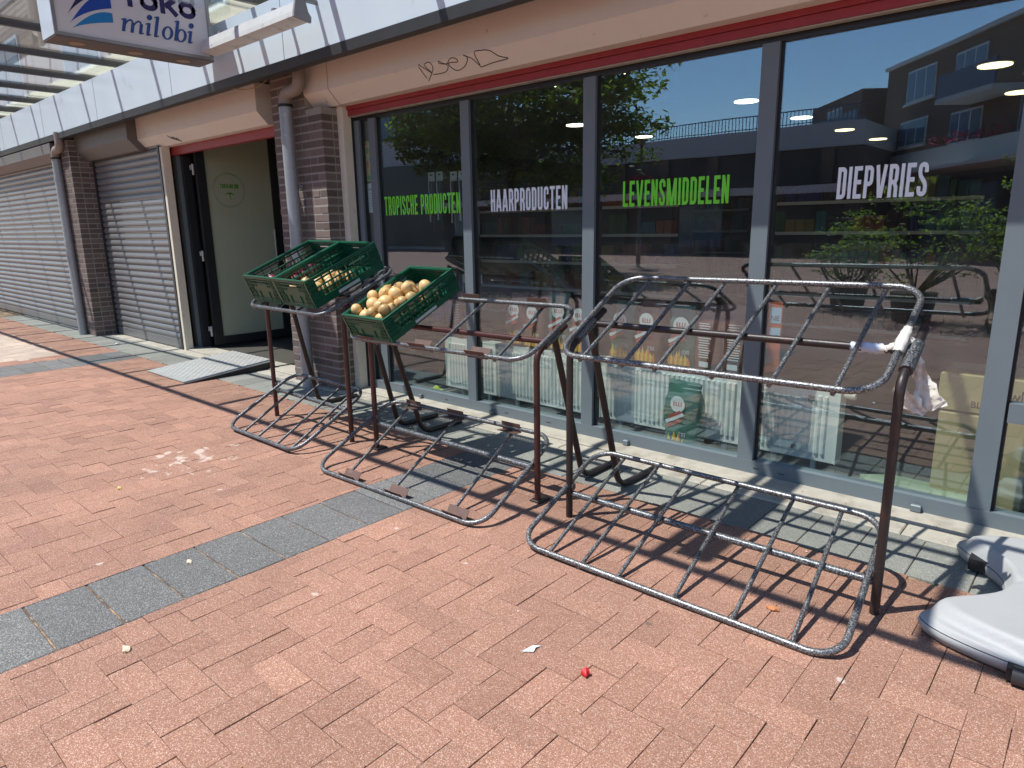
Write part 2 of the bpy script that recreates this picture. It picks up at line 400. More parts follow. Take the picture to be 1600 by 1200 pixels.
vis = sorted([c for c in cells if inview((c[0]+c[1])/2, (c[2]+c[3])/2, 0, 1.0)], key=score)
near = set(vis[:300])
pave = thing('brick_pavement', None, None); pave['kind'] = 'structure'
del_ = [k for k in ('label', 'category') if k in pave.keys()]
cache = {}
rest = MB(); rt_ = []; beige = MB(); bt_ = []
GAP = .0010
for c in cells:
    w, h = c[1]-c[0], c[3]-c[2]; cx_, cy_ = (c[0]+c[1])/2, (c[2]+c[3])/2
    dz = random.gauss(0, .0009); t = min(1, max(0, random.gauss(.5, .24)))
    rot = Matrix.Translation((cx_+random.gauss(0, .0006), cy_+random.gauss(0, .0006), dz)) @ Matrix.Rotation(random.gauss(0, .004), 4, 'Z') @ Matrix.Rotation(random.gauss(0, .006), 4, 'X') @ Matrix.Rotation(random.gauss(0, .004), 4, 'Y')
    if c in near:
        key = (round(w, 3), round(h, 3), int(t*5))
        if key not in cache:
            mb = MB().bev(-w/2+GAP, w/2-GAP, -h/2+GAP*.6, h/2-GAP*.6, -.05, 0, .0011)
            cache[key] = mb.mesh('paver', M_RED, (int(t*5)+.5)/6)
        link('paver', cache[key], pave, M=rot)
    else:
        tgt, tl = (beige, bt_) if (cx_ < -9.3 and cy_ < -1.22-(cx_+9.3)*-.0) else (rest, rt_)
        n0 = len(tgt.v); tgt.bev(-w/2+GAP, w/2-GAP, -h/2+GAP*.6, h/2-GAP*.6, -.05, 0, .0011, M=rot); tl += [t]*(len(tgt.v)-n0)
rest.obj('pavers', M_RED, pave, tone=rt_, kind='stuff')
beige.obj('pavers', M_BEIGE, pave, tone=bt_, kind='stuff')
# ---- grey bands of tiles and the tile strip along the shops
tiles = thing('grey_tile_paving', None, None); tiles['kind'] = 'structure'
def tile(x0, x1, y0, y1, col=M_GREY):
    w, h = x1-x0, y1-y0; t = random.random()
    key = ('t', round(w, 3), round(h, 3), int(t*5), col.name)
    if key not in cache: cache[key] = MB().bev(-w/2+.002, w/2-.002, -h/2+.002, h/2-.002, -.05, 0, .003).mesh('tile', col, (int(t*5)+.5)/6)
    link('tile', cache[key], tiles, M=Matrix.Translation(((x0+x1)/2, (y0+y1)/2, .0008+random.gauss(0, .0007))) @ Matrix.Rotation(random.gauss(0, .005), 4, 'X'))
x = -14.96+.0
xs = -.715+.2195*11
while xs > -14.5:
    tile(xs-.2195, xs, -.70, -.305, M_GREY2); xs -= .2195
y = -.715
while y > -3.9:
    tile(-3.0, -2.57, y-.215, y); y -= .2195
y = -.715
while y > -3.0:
    tile(-9.0, -8.66, y-.215, y); tile(-8.655, -8.32, y-.215, y); y -= .2195
# ---- concrete kerb strip in front of the windows
kerb = thing('concrete_kerb_strip', None, None); kerb['kind'] = 'structure'
x = 2.6
while x > -17:
    L = random.choice([.49, .99, .74]); x0 = x-L
    MB().bev(x0+.003, x-.003, -.302, -.165 if x < 9 else 0, -.05, .004+random.gauss(0, .001), .005).obj('kerb_slab', M_CONC, kerb); x = x0
MB().bev(-17, 2.6, -.160, .10, -.05, .014, .006).obj('sill_slab', M_CONC, kerb)
# ---- haphazard crumbs and leaf litter
cr = MB()
for k in range(900):
    if random.random() < .45: px_, py_ = random.uniform(-5, 1), random.uniform(-.32, -.10)
    else: px_, py_ = random.uniform(-9, .6), random.uniform(-3.3, -.4)
    s = random.uniform(.0015, .006); z = .016 if py_ > -.17 else .004
    a = random.uniform(0, 6.28); c_, s_ = math.cos(a)*s, math.sin(a)*s
    cr.add([(px_+c_, py_+s_, z), (px_-s_*.6, py_+c_*.6, z+s*.5), (px_-c_, py_-s_, z), (px_+s_*.6, py_-c_*.6, z+s*.2)], [(0, 1, 2, 3)], mi=random.choice([0, 0, 1, 2]))
cr.obj('litter_crumbs', [simple('tan_crumb', (.45, .27, .13), .9), simple('pale_crumb', (.65, .6, .5), .9), simple('ochre_crumb', (.40, .22, .06), .9)], kind='stuff')

# ============================================================ FACADE
# ---- brick pillars
def brick_pillar(name, x0, x1, y0, y1, z0, z1, label, fine=True):
    p = thing(name, label, 'brick pillar', (0, 0, 0))
    MB().box(x0+.003, x1-.003, y0+.003, y1, z0, min(z1, 2.375)).box(x0+.003, min(x1-.003, -5.282), y0+.003, y1, min(z1, 2.375), z1).obj('mortar_core', M_MORT, p)
    H = .0665; row = 0; z = z0+.004
    stuff = MB(); stt = []
    def put(xa, xb, ya, yb, z):
        t = random.random()
        if x1 > -6 and z > 2.32:
            if xb > -5.283: xb = -5.283
            if xb-xa < .03: return
        if fine:
            key = (name, round(xb-xa, 3), round(yb-ya, 3), int(t*5))
            if key not in cache:
                w, h = xb-xa, yb-ya
                cache[key] = MB().box(-w/2, w/2, -h/2, h/2, -.025, .025).mesh('brick', M_BRICK, (int(t*5)+.5)/5)
            link('brick', cache[key], p, M=Matrix.Translation(((xa+xb)/2+random.gauss(0, .0008), (ya+yb)/2+random.gauss(0, .001), z+.03)))
        else:
            n0 = len(stuff.v); stuff.box(xa, xb, ya, yb, z+.0035, z+.0565); stt.extend([t]*(len(stuff.v)-n0))
    while z < z1-.05:
        # front face bricks
        x = x1; first = True
        pat = [.205, .10] if row % 2 == 0 else [.10, .205]
        k = 0; ln = [.10 if row % 2 else .205]
        while x > x0+.03:
            L = (.098 if row % 2 else .205) if k == 0 else random.choice([.205, .205, .098])
            xa = max(x-L, x0); put(xa, x, y0, y0+.10, z); x = xa-.011; k += 1
        # return face bricks
        y = y0+.111; L = .205 if row % 2 else .098
        while y < y1-.02:
            yb = min(y+L, y1); put(x1-.10, x1, y, yb, z); y = yb+.011; L = .205
        z += H; row += 1
    if not fine: stuff.obj('brickwork', M_BRICK, p, tone=stt, kind='stuff')
    return p
brick_pillar('brick_pillar', -5.80, -5.05, -.25, .10, 0, 2.72, 'dark brown brick pillar between the shop entrance and the big windows')
brick_pillar('brick_pillar', -11.12, -10.60, -.45, .10, 0, 2.60, 'brick pillar between the two closed roller shutters', fine=False)

# ---- window front
win = thing('shop_window', 'shop window front of tall panes in grey frames with green and white lettering', 'shop window')
def mull(x0, x1, z0=.088, z1=2.275, d=.075):
    MB().box(x0, x1, .0, d, z0, z1).obj('mullion', M_FRAME, win)
    MB().box(x1, x1+.012, .022, d-.004, z0, z1).obj('gasket', M_BLACK, win)
MB().box(-4.97, 2.6, -.004, .08, .014, .088).obj('bottom_rail', M_FRAME, win)
MB().box(-4.97, 2.6, .010, .08, 2.275, 2.33).obj('top_rail', M_DARK, win)  # dark bar above the panes stands in for the shade in the shutter slot
mull(-4.965, -4.90, d=.06)
mulls = [(-4.775, -4.690), (-3.702, -3.616), (-2.621, -2.532), (-1.517, -1.428), (-.402, -.309), (.85, .94)]
for a, b in mulls: mull(a, b)
MB().box(-.297, .85, 0, .07, .517, .605).obj('transom', M_FRAME, win)
PANES = []
edges = [-4.90]+[e for m in mulls for e in m]+[2.6]
for k in range(0, len(edges)-1, 2):
    PANES.append(MB().box(edges[k]-.01, edges[k+1]+.01, .032, .038, .08, 2.30).obj('window_pane', M_GLASS, win))
# lock blocks and drain caps on the bottom rail
for x, w in ((-3.44, .03), (-2.25, .035), (-.60, .045), (.0, .045), (-4.25, .025)):
    MB().bev(x-w/2, x+w/2, -.03, -.0045, .018, .05, .004).obj('drain_cap', M_FRAME, win)
for x in (-3.95, -3.3, -1.40, -1.26, -2.9):
    MB().box(x-.018, x+.018, -.0055, -.0042, .045, .049).obj('drain_slot', M_BLACK, win)

# ---- stroke lettering
def arc(cx, cz, rx, rz, a0, a1, n=5):
    return [(cx+rx*math.cos(R(a0+(a1-a0)*k/n)), cz+rz*math.sin(R(a0+(a1-a0)*k/n))) for k in range(n+1)]
HS = .068
def glyphs():
    a, b, w = HS, 1-HS, .36; r = w-HS; G = {}
    rx = .105; rz = .105
    def S_(*p): return list(p)
    G['I'] = (2*HS, [[(a, 0), (a, 1)]])
    G['L'] = (.33, [[(a, 0), (a, 1)], [(2*a, a), (.33, a)]])
    G['E'] = (.33, [[(a, 0), (a, 1)], [(2*a, a), (.33, a)], [(2*a, .51), (.30, .51)], [(2*a, b), (.33, b)]])
    G['T'] = (.36, [[(0, b), (.36, b)], [(.18, 0), (.18, 1-2*a)]])
    G['H'] = (w, [[(a, 0), (a, 1)], [(r, 0), (r, 1)], [(2*a, .5), (r-a, .5)]])
    G['N'] = (w+.02, [[(a, 0), (a, 1)], [(r+.02, 0), (r+.02, 1)], [(a+.01, .97), (r+.01, .03)]])
    G['M'] = (.58, [[(a, 0), (a, 1)], [(.58-a, 0), (.58-a, 1)], [(a+.03, 1), (.27, .0)], [(.31, .0), (.55-a, 1)]])
    G['V'] = (.43, [[(.06, 1), (.19, .0)], [(.37, 1), (.24, .0)]])
    G['A'] = (.43, [[(.06, 0), (.19, 1)], [(.37, 0), (.24, 1)], [(.13, .24), (.30, .24)]])
    O = arc(r-rx, b-rz, rx, rz, 0, 90)+arc(a+rx, b-rz, rx, rz, 90, 180)+arc(a+rx, a+rz, rx, rz, 180, 270)+arc(r-rx, a+rz, rx, rz, 270, 360)
    G['O'] = (w, [O+[O[0], O[1]]])
    G['U'] = (w, [[(a, 1)]+arc(a+rx, a+rz, rx, rz, 180, 270)+arc(r-rx, a+rz, rx, rz, 270, 360)+[(r, 1)]])
    G['C'] = (w, [[(r, .66)]+arc(r-rx, b-rz, rx, rz, 0, 90)+arc(a+rx, b-rz, rx, rz, 90, 180)+arc(a+rx, a+rz, rx, rz, 180, 270)+arc(r-rx, a+rz, rx, rz, 270, 360)+[(r, .34)]])
    G['D'] = (w, [[(a, 0), (a, 1)], [(2*a, b)]+arc(r-rx, b-rz, rx, rz, 90, 0)+arc(r-rx, a+rz, rx, rz, 360, 270)+[(2*a, a)]])
    G['P'] = (w, [[(a, 0), (a, 1)], [(2*a, b)]+arc(r-rx, b-rz, rx, rz, 90, 0)+arc(r-rx, .44+rz, rx, rz, 360, 270)+[(2*a, .44)]])
    G['R'] = (w, [[(a, 0), (a, 1)], [(2*a, b)]+arc(r-rx, b-rz, rx, rz, 90, 0)+arc(r-rx, .46+rz, rx, rz, 360, 270)+[(2*a, .46)], [(r-.05, .41), (r, .3), (r+.01, 0)]])
    G['S'] = (w, [[(r, .70)]+arc(r-rx, b-rz, rx, rz, 0, 90)+arc(a+rx, b-rz, rx, rz, 90, 180)+[(a, .70), (a+.03, .60), (r-.03, .40), (r, .30)]+arc(r-rx, a+rz, rx, rz, 360, 270)+arc(a+rx, a+rz, rx, rz, 270, 180)+[(a, .30)]])
    G['K'] = (w, [[(a, 0), (a, 1)], [(2*a, .45), (r, 1)], [(.16, .55), (r+.01, 0)]])
    G['B'] = (w, [[(a, 0), (a, 1)], [(2*a, b)]+arc(r-rx, b-rz, rx, rz, 90, 0)+arc(r-rx, .52+rz, rx, rz, 360, 270)+[(2*a, .52)]+[], [(.2, .50)]+arc(r-rx, .5-rz, rx, rz, 90, 0)+arc(r-rx, a+rz, rx, rz, 360, 270)+[(2*a, a)]])
    G['2'] = (w, [[(a, .72)]+arc(a+rx, b-rz, rx, rz, 180, 90)+arc(r-rx, b-rz, rx, rz, 90, 0)+[(r, .6), (a, a+.02)], [(a, a), (w, a)]])
    G['7'] = (w, [[(0, b), (w, b)], [(r, 1-2*a), (.13, 0)]])
    G['G'] = (w, [[(r, .70)]+arc(r-rx, b-rz, rx, rz, 0, 90)+arc(a+rx, b-rz, rx, rz, 90, 180)+arc(a+rx, a+rz, rx, rz, 180, 270)+arc(r-rx, a+rz, rx, rz, 270, 360)+[(r, .5)], [(.2, .5), (r-a, .5)]])
    G[' '] = (.16, [])
    return G
GL = glyphs()
def stroke_strip(path, hw):
    P = [Vector((p[0], p[1])) for p in path]; Lr = []
    for i in range(len(P)):
        d0 = (P[i]-P[i-1]).normalized() if i > 0 else (P[1]-P[0]).normalized()
        d1 = (P[i+1]-P[i]).normalized() if i < len(P)-1 else d0
        t = (d0+d1); t = t.normalized() if t.length > 1e-6 else d0
        nn = Vector((-t.y, t.x)); k = hw/max(.5, abs(nn.dot(Vector((-d0.y, d0.x)))))
        Lr.append((P[i]+nn*k, P[i]-nn*k))
    return Lr
def lettering(text, O, ex, ez, width, height, mat_, name, parent, off=.0012, gap=.075, hw=HS, label=None, slant=0):
    """flat vinyl letters: O lower left corner, ex/ez unit vectors; each stroke a hair proud of the one below"""
    adv = sum(GL[c][0]+gap for c in text)-gap; sx = width/adv; mb = MB(); x = 0; nrm = ex.cross(ez)
    for c in text:
        w, st = GL[c]
        for q, s in enumerate(st):
            strip = stroke_strip(s, hw); rows = []
            lift = nrm*(off+q*.00035)
            for a_, b_ in strip:
                rows.append([O+ex*((x+a_.x+slant*a_.y)*sx)+ez*(a_.y*height)+lift, O+ex*((x+b_.x+slant*b_.y)*sx)+ez*(b_.y*height)+lift])
            mb.grid(rows, smooth=False)
        x += w+gap
    return mb.obj(name, mat_, parent, label=label)
EX, EZ = Vector((1, 0, 0)), Vector((0, 0, 1))
for pn, txt, xa, xb, m_, lb in ((1, 'TROPISCHE PRODUCTEN', -4.652, -3.757, M_GREENT, 'lime green condensed capitals TROPISCHE PRODUCTEN'),
        (2, 'HAARPRODUCTEN', -3.445, -2.764, M_WHITET, 'white condensed capitals HAARPRODUCTEN'),
        (3, 'LEVENSMIDDELEN', -2.342, -1.666, M_GREENT, 'lime green condensed capitals LEVENSMIDDELEN'),
        (4, 'DIEPVRIES', -1.11, -.723, M_WHITET, 'white condensed capitals DIEPVRIES')):
    lettering(txt, Vector((xa, .0315, 1.507)), EX, EZ, xb-xa, .150, m_, 'window_lettering', PANES[pn], label=lb, gap=.085)

# ---- shutter casings
def casing(x0, x1, label, mat_=M_CREAM, y0=-.25, zt=2.705, zf=2.49, zb=2.385, yb=-.15, trim=True, seams=()):
    t = thing('shutter_box', label, 'shutter box')
    prof = [(y0, zt), (y0, zf), (yb, zb), (-.03, zb), (-.03, zt)]
    MB().prism([(p[0], p[1]) for p in prof], 'x', x0, x1).obj('casing', mat_, t)
    for xa in (x0-.003, x1):
        MB().prism([(y0-.004, zt-.002), (y0-.004, zf-.003), (yb, zb-.004), (-.034, zb-.004), (-.034, zt-.002)], 'x', xa, xa+.003).obj('end_plate', mat_, t)
    for s in seams:
        MB().prism([(y0-.0015, zt-.003), (y0-.0015, zf-.002), (yb-.0012, zb-.0018), (-.04, zb-.0018), (-.04, zb-.001), (yb, zb-.0008), (y0-.0004, zf), (y0-.0004, zt-.003)], 'x', s, s+.003).obj('seam', M_MARK, t)
    return t
sb = casing(-5.275, 2.6, 'long cream shutter box above the big shop windows with a black scribble', seams=(-4.93, -2.02+1.6))
dcb = casing(-8.80, -6.06, 'short cream shutter box above the shop entrance', zt=2.70, zf=2.455, zb=2.35)
casing(-11.06, -8.81, 'grey brown shutter box above the roller shutter right of the left pillar', M_BOXG, zt=2.69, zf=2.46, zb=2.34, y0=-.36, yb=-.25)
casing(-17.5, -11.09, 'dark shutter box above the leftmost roller shutter', M_BOXG, zt=2.60, zf=2.47, zb=2.37, y0=-.515, yb=-.42)
MB().box(-6.30, -6.22, -.2305, -.2295, 2.428, 2.434).obj('sticker_edge', M_BAGW, dcb)
# red trim, its own piece under each cream box
tr = thing('red_trim', 'long dark red trim board under the shop window shutter box', 'trim board')
MB().box(-4.97, 2.6, -.050, .0, 2.31, 2.352).obj('trim_board', M_TRIM, tr)
MB().box(-4.97, 2.6, -.062, -.0, 2.3545, 2.384).obj('upper_trim_board', M_TRIM, tr)
MB().box(-4.97, 2.6, -.044, -.0, 2.302, 2.3085).obj('bare_edge', M_CONC, tr)
tr = thing('red_trim', 'short faded red trim board over the shop entrance', 'trim board')
MB().box(-8.66, -5.80, -.06, .0, 2.262, 2.348).obj('trim_board', M_TRIM, tr)
# graffiti on the chamfer
G1 = [(-3.829,-.183,2.42),(-3.839,-.258,2.498),(-3.799,-.236,2.475),(-3.754,-.204,2.442),(-3.781,-.25,2.49),(-3.731,-.258,2.499),(-3.711,-.241,2.481),(-3.734,-.215,2.453),(-3.828,-.17,2.406)]
G2 = [(-3.749,-.195,2.432),(-3.687,-.192,2.429),(-3.619,-.196,2.433),(-3.576,-.22,2.458),(-3.605,-.236,2.475),(-3.634,-.25,2.49),(-3.639,-.24,2.48),(-3.595,-.231,2.47),(-3.533,-.231,2.47),(-3.476,-.227,2.466),(-3.474,-.243,2.483),(-3.516,-.25,2.49),(-3.56,-.234,2.474),(-3.557,-.209,2.447),(-3.519,-.188,2.425),(-3.45,-.196,2.433),(-3.393,-.221,2.459),(-3.377,-.24,2.478),(-3.396,-.25,2.49),(-3.39,-.244,2.484),(-3.343,-.226,2.465),(-3.306,-.177,2.414)]
G3 = [(-3.308,-.19,2.427),(-3.299,-.25,2.49),(-3.236,-.252,2.491),(-3.171,-.242,2.481),(-3.121,-.208,2.446),(-3.062,-.19,2.427),(-3.187,-.186,2.423),(-3.305,-.178,2.415)]
def smooth(P, k=3):
    P = [Vector(p) for p in P]; out = []
    for i in range(len(P)-1):
        a, b, c, d = P[max(i-1, 0)], P[i], P[i+1], P[min(i+2, len(P)-1)]
        for t in range(k):
            u = t/k
            out.append(.5*((2*b)+(c-a)*u+(2*a-5*b+4*c-d)*u*u+(3*b-a-3*c+d)*u**3))
    return out+[P[-1]]
def drop(P):   # lay the points on the casing surface: front face above z 2.49, chamfer below
    o = []
    for p in P:
        if p.z >= 2.488: o.append(Vector((p.x, -.2507, p.z)))
        else: t = (2.49-p.z)/.105; o.append(Vector((p.x, -.25+.10*t-.0008, p.z-.0008)))
    return o
gm = MB()
for G_ in (G1, G2, G3): gm.tube(drop(smooth(G_, 4)), .0028, 5)
gm.obj('graffiti', M_MARK, sb, label='looping black marker scribble')
gm = MB()
for k in range(5):
    gm.tube(drop([Vector((-8.05+.035*k+random.uniform(-.02, .02), 0, 2.47-.01*k+random.uniform(-.01, .01))) , Vector((-8.0+.035*k, 0, 2.435-.01*k)), Vector((-7.96+.03*k, 0, 2.45-.012*k))]), .0028, 4)
gm2 = gm.obj('graffiti', M_MARK, [o for o in COL.objects if o.get('label', '').startswith('short cream')][0])
gm2.location = (0, -.004, -.036)

# ---- guide rails / posts
for x0, x1, lb in ((-5.050, -4.972, 'cream shutter guide post at the left edge of the big windows'), (-8.42, -8.365, 'cream shutter guide post left of the shop entrance')):
    t = thing('shutter_guide', lb, 'post')
    MB().box(x0, x1, -.10 if x0 > -6 else -.18, -.02 if x0 > -6 else -.09, .004, 2.383 if x0 > -6 else 2.348).obj('post', M_WHITE, t)
    if x0 > -6: MB().box(x1-.012, x1+.004, -.0195, .03, .014, 2.30).obj('track', M_DARK, t)

# ---- roller shutters
def shutter(x0, x1, y, ztop, label):
    t = thing('roller_shutter', label, 'roller shutter')
    P = .0795; z = .125; n = int((ztop-z)/P)
    prof = [(0, 0), (-.006, .003), (-.013, .016), (-.0155, .034), (-.013, .052), (-.006, .066), (0, .070), (.004, .0735), (.004, P-.001), (.008, P-.001), (.008, 0)]
    me = MB().prism(prof, 'x', x0, x1).mesh('slat', M_SHUT)
    for k in range(n+1):
        link('slat', me, t, M=Matrix.Translation((0, y, z+k*P)))
    MB().bev(x0, x1, y-.014, y+.01, .018, .122, .004).obj('bottom_bar', M_SHUT, t)
    MB().box(x1, x1+.045, y-.03, y+.03, .004, ztop).obj('guide_rail', M_DARK, t)
    MB().box(x0-.045, x0, y-.03, y+.03, .004, ztop).obj('guide_rail', M_DARK, t)
    return t
shutter(-10.55, -8.47, -.16, 2.36, 'closed grey roller shutter between the left pillar and the shop entrance')
shutter(-17.2, -11.17, -.34, 2.44, 'closed grey roller shutter at the far left behind the first drainpipe')

# ---- entrance
ent = thing('door_frame', 'dark door frame with a brown wooden strip around the shop entrance', 'door frame')
MB().box(-8.655, -8.62, -.015, .06, .004, 2.262).obj('gasket', M_DARK, ent)
MB().box(-8.615, -8.50, .0, .07, .004, 2.262).obj('wooden_strip', M_WOOD, ent)
MB().box(-8.495, -8.40, -.01, .09, .004, 2.262).obj('jamb', M_FRAME, ent)
MB().box(-8.39, -8.33, .03, .12, .004, 2.262).obj('jamb', M_DARK, ent)
MB().box(-5.905, -5.805, -.10, .06, .004, 2.30).obj('jamb', M_FRAME, ent)
MB().box(-5.985, -5.915, .0, .12, .004, 2.262).obj('jamb', M_DARK, ent)
MB().box(-5.90, -5.885, -.125, -.102, 1.36, 1.42).obj('door_stop', M_BLACK, ent)
dr = thing('shop_door', 'frosted glass shop door standing open at right angles with a green logo', 'door', (-8.15, .1, 0))
def D(*a, m=M_DARK, n='door_frame_bar'): return MB().box(*a).obj(n, m, dr)
D(-.055, .0, .0, .10, .05, 2.62, n='stile'); D(-.055, .0, .92, 1.02, .05, 2.62, n='stile')
D(-.055, .0, .102, .918, .05, .145, n='bottom_rail'); D(-.055, .0, .102, .918, 2.50, 2.62, n='top_rail')
D(-.035, -.018, .10, .92, .145, 2.50, m=M_FROST, n='frosted_pane')
for z in (.22, 1.12, 2.1):
    MB().box(-.10, -.056, -.035, -.004, z, z+.05).tube([(-.03, -.03, z-.06), (-.03, -.03, z+.06)], .014, 8).obj('hinge', M_RAMP, dr)
lg = MB()
for r_ in (.20, .185):
    lg.tube([(-.0165, .37+r_*math.cos(a*math.pi/20), 1.88+r_*math.sin(a*math.pi/20)) for a in range(40)], .0012, 4, closed=True)
for s in range(7):      # little palm
    a = R(20+s*23); lg.tube([(-.0165, .37, 1.83), (-.0165, .37+.035*math.cos(a), 1.835+.02*math.sin(a)), (-.0165, .37+.06*math.cos(a), 1.815+.025*math.sin(a))], .004, 5)
lg.tube([(-.0165, .37, 1.83), (-.0165, .38, 1.77)], .004, 5)
lg.obj('door_logo', M_LOGO, dr)
lettering('TOKO', Vector((-.0165, .26, 1.90)), Vector((0, 1, 0)), EZ, .10, .05, M_LOGO, 'door_lettering', dr)
lettering('MILOBI', Vector((-.0165, .37, 1.90)), Vector((0, 1, 0)), EZ, .12, .05, M_LOGO, 'door_lettering', dr)
MB().tube([(.045, .88, .98), (.045, .88, 1.42)], .012, 10).box(.0, .045, .873, .887, 1.02, 1.034).box(.0, .045, .873, .887, 1.366, 1.38).obj('door_handle', M_RAMP, dr)
# entrance ramp
rp = thing('access_ramp', 'small sloping chequer plate metal ramp at the shop entrance', 'ramp')
RM = Matrix.Translation((-6.93, -1.0, 0))
def rz(y): return .015+.075*(y/.92)
v = [(-.46, 0, rz(0)), (.46, 0, rz(0)), (.46, .92, rz(.92)), (-.46, .92, rz(.92))]
MB().add([RM @ Vector(p) for p in v]+[RM @ (Vector(p)-Vector((0, 0, .008))) for p in v], [(0, 1, 2, 3), (7, 6, 5, 4), (0, 4, 5, 1), (1, 5, 6, 2), (2, 6, 7, 3), (3, 7, 4, 0)]).obj('ramp_plate', M_RAMP, rp)
st = MB(); s_ = .0
for i in range(22):
    for j in range(24):
        cx_, cy_ = -.43+i*.041, .07+j*.0365; a = R(45) if (i+j) % 2 else R(-45)
        dx, dy = .014*math.cos(a), .014*math.sin(a); nx, ny = -.004*math.sin(a), .004*math.cos(a)
        zz = rz(cy_)
        P_ = [(cx_-dx, cy_-dy, zz+.0003), (cx_+nx, cy_+ny, zz+.0003), (cx_+dx, cy_+dy, zz+.0003), (cx_-nx, cy_-ny, zz+.0003), (cx_, cy_, zz+.003)]
        st.add([RM @ Vector(p) for p in P_], [(0, 3, 4), (3, 2, 4), (2, 1, 4), (1, 0, 4)])
st.obj('tread_studs', M_RAMP, rp, kind='stuff')
for xx in (-.455, .447):
    MB().prism([(-1.0, .004), (-.08, .004), (-.08, .078), (-1.0, .008)], 'x', -6.93+xx, -6.93+xx+.008).obj('side_flange', M_BLACK, rp)
# dark interior behind the entrance
# ---- soffit, gutter, fascia, canopy
cn = thing('canopy', 'glass canopy with dark cross beams and a pale metal fascia along the shops', 'canopy')
MB().box(-30, 6, -.515, -.5, 2.69, 3.14).obj('fascia', M_FASC, cn)
x = -29.7
while x < 6:
    MB().box(x, x+.006, -.5165, -.5152, 2.692, 3.138).obj('fascia_seam', M_LAMPG, cn); x += 2.05
MB().box(-30, 6, -.52, -.44, 2.615, 2.688).obj('gutter', M_GUT, cn)
MB().box(-30, 6, -.438, .3, 2.71, 2.73).obj('soffit', M_SOFF, cn)
MB().box(-30, 6, -.497, 1.3, 2.98, 3.0).obj('flat_roof', M_UPCREAM, cn)
xb = -29.1
beams = []
while xb < 6:
    MB().box(xb-.022, xb+.022, -2.534, .9, 3.175, 3.235).obj('cross_beam', M_BEAM, cn)
    beams.append(xb); xb += 1.025
MB().box(-30, 6, -2.575, -2.535, 3.175, 3.232).obj('edge_beam', M_BEAM, cn)
MB().box(-30, 6, -1.78, -1.74, 3.238, 3.262).obj('purlin', M_BEAM, cn)
for a in beams[:-1]:
    MB().box(a+.024, a+1.001, -2.56, .9, 3.215, 3.222).obj('canopy_pane', M_ROOFGL, cn)
MB().box(-2.42, -2.27, -2.5, -.52, 3.265, 3.33).obj('shadow_bar', M_BEAM, cn)  # unseen broad bar, added above the glass to cast a wide shadow band
# upper storey behind the canopy
ub = thing('upper_storey', 'brown rendered upper storey with a pale window ledge above the canopy', 'building')
MB().box(-60, 14, 1.3, 9, 3.0, 3.75).obj('base_wall', M_UPCREAM, ub)
MB().box(-60, 14, 1.22, 9, 3.75, 3.92).obj('ledge', M_LEDGE, ub)
MB().box(-60, 14, 1.3, 9, 3.92, 8.5).obj('wall', M_UPWALL, ub)
for k in range(12):
    xa = -48+k*4.6
    MB().box(xa, xa+1.9, 1.26, 1.299, 4.3, 5.6).obj('window', M_LEDGE, ub)
    MB().box(xa+.08, xa+.92, 1.245, 1.259, 4.38, 5.52).box(xa+.98, xa+1.82, 1.245, 1.259, 4.38, 5.52).obj('window_glass', simple('upper_glass', (.09, .13, .15), .12, 0, .2, 2) if k == 0 else bpy.data.materials['upper_glass'], ub)

# ---- drainpipes
def pipe(name, x, y, r, ztop, label, elbow=True):
    t = thing(name, label, 'drainpipe', (x, y, 0))
    MB().tube([(0, 0, .0), (0, 0, ztop)], r, 18).obj('pipe', M_GALV, t)
    MB().tube([(0, 0, ztop*.52), (0, 0, ztop*.52+.05)], r+.005, 18).obj('sleeve', M_GALV, t)
    MB().tube([(0, 0, ztop-.28), (0, 0, ztop-.23)], r+.004, 18).obj('sleeve', M_GALV, t)
    MB().tube([(0, 0, ztop), (0, 0, ztop+.022)], r+.007, 18).obj('rubber_ring', M_BLACK, t)
    pts = [(0, 0, ztop+.02)]
    for k in range(6): a = R(k*15); pts.append((.085*(1-math.cos(a)), 0, ztop+.03+.085*math.sin(a)))
    for k in range(1, 7): a = R(90-k*15); pts.append((.085+.07+.07*math.cos(a)*0+.085*math.sin(R(k*15)), 0, ztop+.115+.085*(1-math.cos(R(k*15)))))
    pts.append((pts[-1][0], 0, ztop+.32))
    MB().tube(pts, r*.96, 16).obj('elbow', M_PVC, t)
    for z in (.9, 1.75): MB().box(-.012, .012, r, -y-.251 if y > -.4 else .06, z, z+.03).obj('bracket', M_GALV, t)
    return t
pipe('drainpipe', -5.42, -.345, .054, 2.40, 'grey galvanised drainpipe on the pillar beside the stacked crates')
pipe('drainpipe', -10.97, -.50, .055, 2.38, 'grey galvanised drainpipe on the far left pillar between the shutters')
# loose cable by the drainpipe
cb = MB().tube(smooth([(-6.25, -.49, 2.70), (-6.05, -.47, 2.62), (-5.85, -.44, 2.585), (-5.7, -.40, 2.60), (-5.62, -.36, 2.66)], 5), .004, 6)
cb.obj('loose_cable', simple('yellow_cable', (.35, .27, .12), .6), label='loose yellowish cable drooping under the fascia beside the drainpipe', cat='cable')

